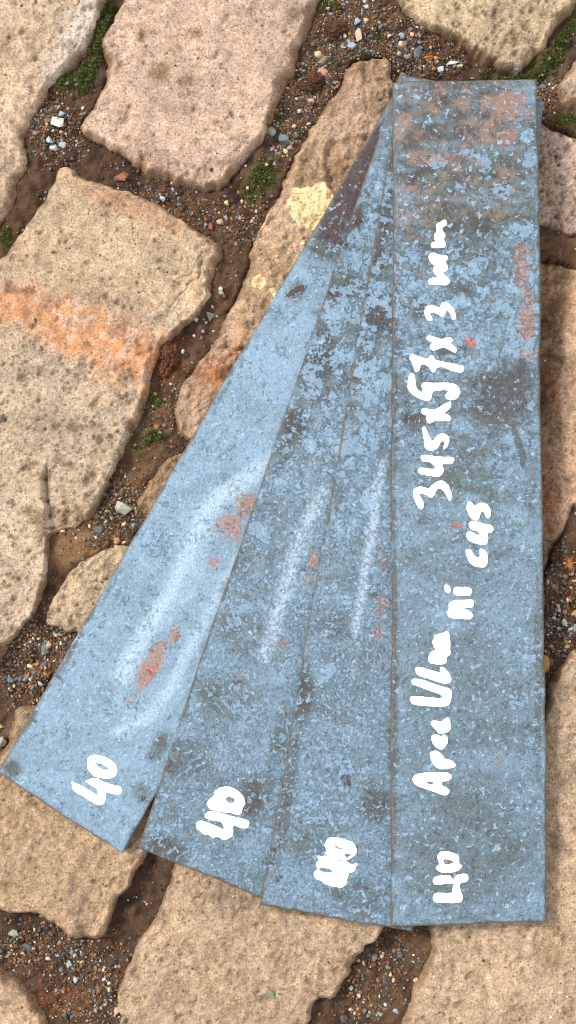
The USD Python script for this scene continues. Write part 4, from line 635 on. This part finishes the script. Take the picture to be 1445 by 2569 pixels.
HAND = [
 (145,308,36,28,-10,WHITE,'chip','pebble','bright white angular pebble in the joint left of the pinkish cobble','pebble'),
 (156,287,20,16,30,BLUE,'chip','stone_chip','blue-grey chip touching the bright white pebble from above','stone chip'),
 (124,352,24,18,-20,PALE,'chip','stone_chip','pale grey chip, left one of the cluster below the white pebble','stone chip'),
 (134,372,22,20,20,PALE,'chip','stone_chip','pale grey chip, lowest of the cluster below the white pebble','stone chip'),
 (157,363,20,24,20,PALE,'chip','stone_chip','pale grey chip, right one of the cluster below the white pebble','stone chip'),
 (302,443,42,28,-5,RED_,'chip','pebble','reddish brown stone lying between the pink and the rust-banded cobble','pebble'),
 (190,5,16,22,-30,BEIGE,'chip','pebble','tan pebble lying on the pale cobble near the top edge','pebble'),
 (170,22,9,11,0,SLATE,'chip','stone_chip','small blue-grey chip on the pale top left cobble','stone chip'),
 (408,498,15,20,10,PALE,'chip','stone_chip','pale blue chip in the dark joint below the pinkish cobble','stone chip'),
 (552,556,19,17,0,BEIGE,'round','pebble','beige rounded pebble in the joint near the corner of the rust-banded cobble','pebble'),
 (526,570,19,21,0,RED_,'chip','pebble','brown pebble beside the beige rounded pebble at the cobble corner','pebble'),
 (680,331,27,26,-20,GRN,'round','pebble','smooth greenish grey round pebble beside the pinkish cobble','pebble'),
 (710,348,34,26,10,SLATE,'chip','stone_chip','slate blue chip next to the greenish round pebble','stone chip'),
 (727,372,20,18,0,BEIGE,'chip','pebble','beige chip just below the slate blue chip','pebble'),
 (666,413,16,11,0,PALE,'chip','stone_chip','pale chip set in the moss below the pinkish cobble','stone chip'),
 (532,427,13,11,0,DARK,'chip','stone_chip','dark chip lying on the lower end of the pinkish cobble','stone chip'),
 (811,153,34,26,20,(150,138,120),'chip','pebble','grey-brown angular stone in the gravel left of the plates','pebble'),
 (810,183,30,24,-10,(196,140,116),'round','pebble','salmon pink pebble in the gravel left of the narrow brown cobble','pebble'),
 (881,114,24,24,20,BLUE,'chip','stone_chip','blue chip in the gravel above the narrow brown cobble','stone chip'),
 (901,91,22,42,5,(196,176,150),'chip','stone_chip','tall beige chip in the top gravel above the narrow cobble','stone chip'),
 (868,90,16,16,0,PALE,'chip','stone_chip','pale chip left of the tall beige chip in the top gravel','stone chip'),
 (893,55,26,18,20,BLUE,'chip','stone_chip','blue-grey chip higher up in the top gravel, above the tall beige chip','stone chip'),
 (920,18,20,13,0,PALE,'chip','stone_chip','pale blue chip in the gravel at the upper picture edge','stone chip'),
 (1007,111,16,16,0,CREAM,'round','pebble','cream round pebble in the top gravel','pebble'),
 (1008,90,20,20,20,BLUE,'chip','stone_chip','blue chip directly above the cream round pebble','stone chip'),
 (1046,130,20,40,-15,SLATE,'chip','stone_chip','long upright slate-blue flake in the top gravel','stone chip'),
 (1024,140,24,20,10,(176,172,160),'chip','stone_chip','pale grey chip left of the long slate-blue flake','stone chip'),
 (1074,147,26,17,10,ORNG,'chip','pebble','orange-brown chip right of the long slate-blue flake','pebble'),
 (1133,160,38,15,3,(196,204,226),'chip','stone_chip','flat pale lavender flake above the top edge of the plates','stone chip'),
 (1106,175,28,20,0,PALE,'chip','stone_chip','pale grey-blue chip below the lavender flake','stone chip'),
 (1290,185,10,9,0,(140,165,220),'chip','stone_chip','tiny blue chip behind the top edge of the front plate','stone chip'),
 (780,254,20,16,20,(220,176,140),'chip','pebble','peach-coloured chip in the strip of gravel along the narrow cobble','pebble'),
 (750,280,11,11,0,WHITE,'round','pebble','small white round pebble in the strip of gravel along the narrow cobble','pebble'),
 (1362,219,21,17,0,SLATE,'chip','stone_chip','slate chip close to the top right corner of the front plate','stone chip'),
 (1395,394,10,12,0,DARK,'chip','stone_chip','upper of two dark chips on the pitted pinkish cobble right of the plates','stone chip'),
 (1401,415,14,9,0,DARK,'chip','stone_chip','lower of two dark chips on the pitted pinkish cobble right of the plates','stone chip'),
 (951,250,10,11,0,DARK,'chip','stone_chip','dark chip on the narrow brown cobble near the plate stack','stone chip'),
 (490,797,18,16,30,PALE,'chip','stone_chip','pale blue chip in the joint at the end of the rust band','stone chip'),
 (528,794,25,26,20,GRN,'chip','stone_chip','grey-green chip beside the pale blue chip right of the rust-banded cobble','stone chip'),
 (13,1052,13,13,0,DARK,'round','pebble','dark pebble lodged in a pit of the rust-banded cobble','pebble'),
 (1368,905,9,7,0,WHITE,'chip','stone_chip','white crumb in the shade beside the front plate','stone chip'),
 (252,1328,40,24,10,(86,92,94),'chip','stone_chip','dark slate chip in the gravel below the rust-banded cobble','stone chip'),
 (242,1296,13,20,0,SLATE,'chip','stone_chip','small slate chip above the larger dark slate chip','stone chip'),
 (312,1277,56,32,-30,(170,164,148),'chip','stone_chip','large grey wedge-shaped chip in the gravel left of the plates','stone chip'),
 (157,1333,14,13,0,CREAM,'round','pebble','cream pebble on the brown soil left of the plates','pebble'),
 (293,1356,19,19,0,(178,132,104),'round','pebble','brown-pink pebble in the gravel left of the plates','pebble'),
 (310,1362,16,9,10,CREAM,'round','pebble','cream pebble touching the brown-pink pebble','pebble'),
 (341,1283,14,18,0,(150,130,80),'chip','pebble','olive chip at the tip of the grey wedge-shaped chip','pebble'),
 (336,1320,14,20,-20,(120,150,150),'chip','stone_chip','teal chip in the gravel below the grey wedge-shaped chip','stone chip'),
 (116,1626,26,32,0,SLATE,'chip','stone_chip','slate chip on the gravel at the left, nearest the light blue plate','stone chip'),
 (27,1705,20,18,20,SLATE,'chip','stone_chip','slate chip near the left picture edge below the rust-banded cobble','stone chip'),
 (66,1698,22,22,20,(130,128,124),'chip','stone_chip','grey chip at the left between two slate chips','stone chip'),
 (75,1704,10,9,0,WHITE,'chip','stone_chip','white crumb touching the grey chip at the left','stone chip'),
 (83,1725,14,18,0,SLATE,'chip','stone_chip','small slate-blue chip below the white crumb at the left','stone chip'),
 (114,1689,10,10,0,(232,170,120),'round','pebble','peach round pebble beside the light blue plate','pebble'),
 (5,1820,13,14,30,(214,170,96),'chip','pebble','yellow chip at the left picture edge','pebble'),
 (4,1862,26,30,0,(160,154,140),'chip','pebble','grey stone cut by the left picture edge below the yellow chip','pebble'),
 (1362,1668,34,50,-15,(186,140,62),'round','pebble','ochre yellow pebble half under the right edge of the front plate','pebble'),
 (1383,1661,16,22,0,(118,100,80),'chip','pebble','grey-brown chip right of the ochre yellow pebble','pebble'),
 (1390,1540,16,20,0,SLATE,'chip','stone_chip','upper slate chip in the gravel right of the front plate','stone chip'),
 (1397,1556,22,14,-10,SLATE,'chip','stone_chip','lower slate chip in the gravel right of the front plate','stone chip'),
 (1416,1560,17,19,30,(186,196,180),'chip','stone_chip','pale greenish chip in the gravel right of the front plate','stone chip'),
 (1402,1578,15,13,0,(150,196,206),'chip','stone_chip','pale turquoise chip in the gravel right of the front plate','stone chip'),
 (1384,1572,10,9,0,ORNG,'round','pebble','small orange pebble between the slate and turquoise chips','pebble'),
 (1441,1542,20,24,0,(226,166,80),'chip','pebble','orange-yellow stone at the right picture edge','pebble'),
 (1443,1575,14,22,0,(140,170,172),'chip','stone_chip','blue-green chip at the right picture edge','stone chip'),
 (1416,1535,13,13,0,(160,130,96),'round','pebble','brown pebble above the pale greenish chip','pebble'),
 (1440,1457,13,8,-10,CREAM,'chip','stone_chip','cream splinter at the right picture edge below the dry sprig','stone chip'),
 (60,2377,42,26,-5,(92,104,116),'chip','stone_chip','large slate chip in the bottom left joint','stone chip'),
 (33,2344,28,24,20,(140,146,132),'chip','stone_chip','grey-green chip above the large slate chip','stone chip'),
 (174,2419,15,22,0,(170,190,192),'chip','stone_chip','pale blue upright chip in the bottom left joint','stone chip'),
 (250,2409,9,10,0,WHITE,'chip','stone_chip','white crumb in the bottom left joint','stone chip'),
 (120,2404,13,12,0,CREAM,'round','pebble','cream pebble right of the large slate chip','pebble'),
 (84,2380,11,13,0,(214,160,120),'round','pebble','peach pebble touching the large slate chip','pebble'),
 (296,2533,22,18,20,(196,170,134),'chip','pebble','beige chip at the foot of the large bottom cobble','pebble'),
 (683,2493,24,22,0,(126,128,106),'chip','stone_chip','grey-green chip on the large bottom cobble','stone chip'),
 (500,2246,12,16,0,(170,104,52),'chip','stone_chip','rust-brown flake on the large bottom cobble under the plates','stone chip'),
 (1003,2395,17,16,0,SLATE,'round','pebble','slate pebble in the dark joint below the plates','pebble'),
 (988,2459,12,14,0,(206,176,150),'chip','pebble','pinkish pebble in the dark joint below the plates','pebble'),
 (1043,2458,14,12,0,(228,184,150),'round','pebble','peach pebble against the bottom right cobble','pebble'),
 (862,2556,19,24,0,(74,72,70),'round','pebble','dark round pebble at the lower end of the dark joint','pebble'),
 (951,2541,20,12,-20,(150,158,160),'chip','stone_chip','flat pale slate chip at the lower end of the dark joint','stone chip'),
 (992,2536,15,14,0,(160,180,184),'chip','stone_chip','pale blue chip beside the flat slate chip','stone chip'),
 (966,2520,8,10,0,WHITE,'chip','stone_chip','white crumb in the dark joint at the bottom','stone chip'),
 (1381,2552,9,10,0,WHITE,'chip','stone_chip','white crumb lying on the bottom right cobble','stone chip'),
 (1093,147,14,12,0,(214,140,70),'round','pebble','small bright orange pebble in the top gravel','pebble'),
 (1423,2500,6,6,0,WHITE,'chip','stone_chip','tiny white crumb at the right of the bottom right cobble','stone chip'),
]
for a in HAND: pebble(*a)

# medium chips strewn in the gravel pockets
ZONES = [('in the top gravel', [(890,40,90,50),(980,90,110,60),(1050,120,90,40),(840,110,60,50),(1150,170,60,14)], 54),
         ('in the gravel beside the narrow cobble', [(770,230,45,60),(720,300,35,50),(700,380,25,30)], 18),
         ('in the joint left of the pinkish cobble', [(130,300,35,40),(150,350,45,40),(190,230,30,25)], 14),
         ('in the gravel below the rust-banded cobble', [(290,1290,50,45),(300,1200,40,40),(340,1320,25,30),(230,1330,60,25)], 18),
         ('in the gravel left of the lightest plate', [(90,1650,60,60),(50,1710,50,50),(140,1620,30,40)], 18),
         ('in the gravel right of the front plate', [(1410,1560,35,60),(1390,1500,25,50),(1430,1600,20,30)], 22),
         ('in the bottom left joint', [(90,2390,90,40),(200,2430,60,50),(240,2500,40,60),(20,2350,30,30)], 18),
         ('in the dark joint below the plates', [(960,2430,40,50),(920,2510,50,40)], 9),
         ('in the joint under the pinkish cobble', [(280,400,70,20),(440,510,60,22),(560,540,40,40),(610,520,40,40)], 11),
         ('in the joint right of the rust-banded cobble', [(540,740,30,60),(400,1050,40,70),(480,840,40,40)], 9)]
TONES = [('grey', (120,120,114)), ('slate-blue', (108,120,130)), ('pale', (190,186,174)), ('cream', (208,184,142)), ('orange-brown', (160,108,66)), ('dark-brown', (92,72,54)), ('light-blue', (158,174,184))]
strewn = {}
for where, cs, n in ZONES:
    k = 0; tries = 0
    while k < n and tries < 2000:
        tries += 1
        cx, cy, sx_, sy_ = cs[rng.integers(len(cs))]; px, py = cx + sx_ * rng.normal() * .7, cy + sy_ * rng.normal() * .7
        p = at(px, py, -.005); i, j = int((p[1] - Y0) / RES), int((p[0] - X0) / RES)
        if not (0 <= i < SH[0] and 0 <= j < SH[1]) or not (2 < px < 1443 and 2 < py < 2567): continue
        if TOPZ[i, j] > SOIL[i, j] + .0002 or under_plate(p[0], p[1], .001): continue
        tone, col = TONES[rng.choice(len(TONES), p=[.2, .12, .16, .14, .18, .14, .06])]
        sz = 9.5 + rng.gamma(1.5, 2.6); kind = 'chip' if rng.random() < .7 else 'round'
        size = 'tiny' if sz < 11.5 else 'small' if sz < 15 else 'medium'
        strewn.setdefault(f'{size} {"angular" if kind == "chip" else "rounded"} {tone} chip {where}', []).append((px, py, sz, col, kind)); k += 1
ORD = ['leftmost', 'second from left', 'third from left', 'fourth from left', 'fifth from left', 'sixth from left', 'seventh from left', 'eighth from left']
for lab, items in strewn.items():
    items.sort()
    for q, (px, py, sz, col, kind) in enumerate(items):
        full = lab if len(items) == 1 else f'{ORD[min(q, 7)]}, {lab}'
        pebble(px, py, sz, sz * rng.uniform(.65, 1.0), rng.uniform(0, 180), np.clip(np.array(col) + rng.normal(0, 9, 3), 20, 240), kind, 'stone_chip', full, 'stone chip', 'chips ' + lab.split(' chip ')[1], lift=.35)

# grit: sand and crumbs nobody could count
ok = (TOPZ <= SOIL + .0004) & (PX > -140) & (PX < 1590) & (PY > -140) & (PY < 2700)
up = under_plate(GX, GY, -.004); ok &= ~up
dens = .06 + blobs(PX, PY, [(950,90,150,90,15,1.),(770,230,60,90,20,1.),(710,330,40,50,0,.8),(140,320,60,70,0,.9),(290,1270,80,80,0,1.),(90,1650,100,100,0,1.),(1410,1530,50,120,0,1.),(110,2390,140,60,0,.8),(200,2470,90,100,0,.8),(950,2450,60,120,30,.5),(1370,240,30,50,0,1.),(450,510,120,40,20,.45),(600,540,60,60,0,.5),(420,1020,60,90,0,.4)])
ii, jj = np.nonzero(ok); pr_ = dens[ii, jj]; pr_ = pr_ / pr_.sum()
NG = 17000
pick = rng.choice(len(ii), NG, p=pr_)
# a sprinkling on the stones as well
jx, ix = np.nonzero((TOPZ > SOIL + .003) & ~up & (PX > -20) & (PX < 1465) & (PY > -20) & (PY < 2590)); p2 = rng.integers(0, len(jx), 420)
gi = np.concatenate([ii[pick], jx[p2]]); gj = np.concatenate([jj[pick], ix[p2]])
gx = GX[gi, gj] + rng.uniform(-.5, .5, len(gi)) * RES; gy = GY[gi, gj] + rng.uniform(-.5, .5, len(gi)) * RES; gz = ground(gx, gy)
base = trimesh.creation.icosahedron(); bv, bf = base.vertices / np.linalg.norm(base.vertices[0]), base.faces
size = np.clip(.00022 + rng.gamma(1.6, .00014, len(gi)), .0002, .00085); size[NG:] = np.clip(size[NG:] * .8, .0002, .0005)
sc3 = size[:, None] * rng.uniform(.65, 1.15, (len(gi), 3))
an = rng.uniform(0, 6.28, len(gi)); ca, sa = np.cos(an), np.sin(an)
V = bv[None] * (1 + .22 * rng.standard_normal((len(gi), 12, 1))) * sc3[:, None]
V = np.stack([V[..., 0] * ca[:, None] - V[..., 1] * sa[:, None], V[..., 0] * sa[:, None] + V[..., 1] * ca[:, None], V[..., 2]], -1)
V += np.stack([gx, gy, gz + size * .25], 1)[:, None]
pal = np.array([alb(c) for c in [(96,70,46),(120,84,52),(150,96,54),(176,120,66),(110,108,104),(140,140,136),(176,172,160),(208,190,150),(226,220,206),(70,60,52),(150,168,180),(90,100,106)]])
gc = pal[rng.choice(len(pal), len(gi), p=[.22,.18,.13,.06,.09,.06,.04,.03,.025,.13,.005,.03])] * rng.uniform(.6, 1.05, (len(gi), 1))
gf = (bf[None] + 12 * np.arange(len(gi))[:, None, None]).reshape(-1, 3)
put('grit', (V.reshape(-1, 3), gf), MGRIT, smooth=False, prims={'tint': np.repeat(np.clip(gc, .01, .8), 12, 0)}, kind='stuff', label='brown and grey sandy grit filling the joints between the cobbles', category='grit')

# moss: cushions of tiny leaves
mi, mj = np.nonzero((MOSS > .35) & (TOPZ <= SOIL + .0014) & ~up)
n = 9000; pk = rng.choice(len(mi), n, p=MOSS[mi, mj] ** 2 / (MOSS[mi, mj] ** 2).sum())
mx = GX[mi, mj][pk] + rng.uniform(-.5, .5, n) * RES; my = GY[mi, mj][pk] + rng.uniform(-.5, .5, n) * RES; mz = ground(mx, my)
ln = rng.uniform(.0005, .0013, n); th = rng.uniform(0, 6.28, n); tl = rng.uniform(.2, 1.1, n); wd = ln * .32
dirv = np.stack([np.cos(th) * np.sin(tl), np.sin(th) * np.sin(tl), np.cos(tl)], 1); sid = np.stack([-np.sin(th), np.cos(th), 0 * th], 1)
b0 = np.stack([mx, my, mz - .0002], 1)
tv = np.stack([b0 - sid * wd[:, None] * .5, b0 + sid * wd[:, None] * .5, b0 + dirv * ln[:, None] * .6 + sid * wd[:, None], b0 + dirv * ln[:, None] * .6 - sid * wd[:, None], b0 + dirv * ln[:, None]], 1)
tf = np.array([[0, 1, 2], [0, 2, 3], [3, 2, 4]]); tf = (tf[None] + 5 * np.arange(n)[:, None, None]).reshape(-1, 3)
mc = np.array([alb(c) for c in [(86,104,34),(112,124,44),(66,80,32),(132,132,58),(90,84,44)]])[rng.choice(5, n, p=[.3,.25,.25,.08,.12])] * rng.uniform(.45, 1.0, (n, 1))
put('moss', (tv.reshape(-1, 3), tf), MMOSS, smooth=False, prims={'tint': np.repeat(mc, 5, 0)}, kind='stuff', label='short green moss growing in the damp joints between the cobbles', category='moss')

# lump of rust in the joint beside the rust band
def lump(px, py, w, h, hz, col, name, label, cat, seed):
    p = at(px, py, -.004); m = trimesh.creation.icosphere(4); v = m.vertices; from_ = np.random.default_rng(seed)
    import meshkit
    k = 1 + .8 * (meshkit.fbm(v * 2.6 + 5, 4, seed) - .5) + .8 * (meshkit.fbm(v * 7 + 9, 3, seed + 1) - .5)
    v = v * k[:, None] * (w / 2 * MPP, h / 2 * MPP, hz)
    c = alb(col) * (1 + .9 * (meshkit.fbm(v * 900, 3, seed + 2) - .5))[:, None]
    o = put(name, (v, m.faces), MSOIL, prims={'tint': np.clip(c, .01, .7)}, label=label, category=cat)
    o.AddTranslateOp().Set(Gf.Vec3d(p[0], p[1], float(ground(p[0], p[1])[0]) + hz * .15))
lump(424, 885, 44, 66, .0042, (104,66,46), 'rust_lump', 'crumbly dark red lump of rust in the joint beside the rust band', 'rust lump', 3)
lump(412, 925, 34, 44, .0030, (112,66,44), 'rust_lump', 'smaller brown lump of rust just below the dark red one', 'rust lump', 8)
lump(790, 196, 44, 34, .0030, (92,62,40), 'soil_clod', 'brown clod of soil under the salmon pink pebble', 'soil clod', 12)
lump(845, 72, 60, 40, .0026, (86,60,38), 'soil_clod', 'wide brown clod of soil in the top gravel beside the pinkish cobble', 'soil clod', 15)
lump(780, 215, 60, 34, .0026, (78,54,38), 'soil_clod', 'dark clod of soil in the strip of gravel beside the narrow cobble', 'soil clod', 18)

# dry orange sprig and a blue scrap at the right edge
def sprig(px, py):
    p = at(px, py, -.005); z = float(ground(p[0], p[1])[0]); t = thing('dry_sprig', 'dry orange star-shaped sprig in the joint at the right picture edge', 'sprig', loc=(p[0], p[1], z))
    r = np.random.default_rng(4)
    mt = usdkit.material(stage, '/World/Looks/dry_orange_plant', {'p': ('principled_bsdf', {'base_color': tuple(alb((206,128,66))), 'roughness': .8})}, surface='p.BSDF')
    for k in range(16):
        a = 6.28 * k / 16 + r.uniform(-.2, .2); L_ = r.uniform(.002, .0044); el = r.uniform(.1, .6)
        tip = np.array([math.cos(a) * math.cos(el), math.sin(a) * math.cos(el), math.sin(el)]) * L_; sd = np.array([-math.sin(a), math.cos(a), 0]) * .00022; upv = np.array([0, 0, .0002])
        o = np.array([0, 0, .0006]); mid = tip * .5 + np.array([0, 0, .0004])
        v = np.array([o - sd, o + sd, o + upv, mid - sd, mid + sd, mid + upv, tip + o])
        f = np.array([[0,1,4],[0,4,3],[1,2,5],[1,5,4],[2,0,3],[2,3,5],[3,4,6],[4,5,6],[5,3,6]])
        put('leaf', (v, f), mt, t, smooth=False)
sprig(1427, 1415)
def scrap():
    mt = usdkit.material(stage, '/World/Looks/blue_plastic', {'p': ('principled_bsdf', {'base_color': (.03, .14, .42), 'roughness': .4})}, surface='p.BSDF')
    p = at(1360, 1384, -.004); z = float(ground(p[0], p[1])[0])
    g = Polygon([(-.0016,.0010),(.0004,.0008),(.0016,-.0004),(.0024,-.0016),(.0010,-.0010),(-.0002,-.0006),(-.0014,-.0008)])
    m = trimesh.creation.extrude_polygon(g, .0003, engine='earcut'); v = m.vertices.copy(); v[:, 2] += 90 * v[:, 0] ** 2
    o = put('plastic_scrap', (v, m.faces), mt, smooth=False, label='tiny bright blue scrap of plastic at the right edge of the front plate', category='scrap')
    o.AddTranslateOp().Set(Gf.Vec3d(p[0], p[1], z + .0006))
scrap()
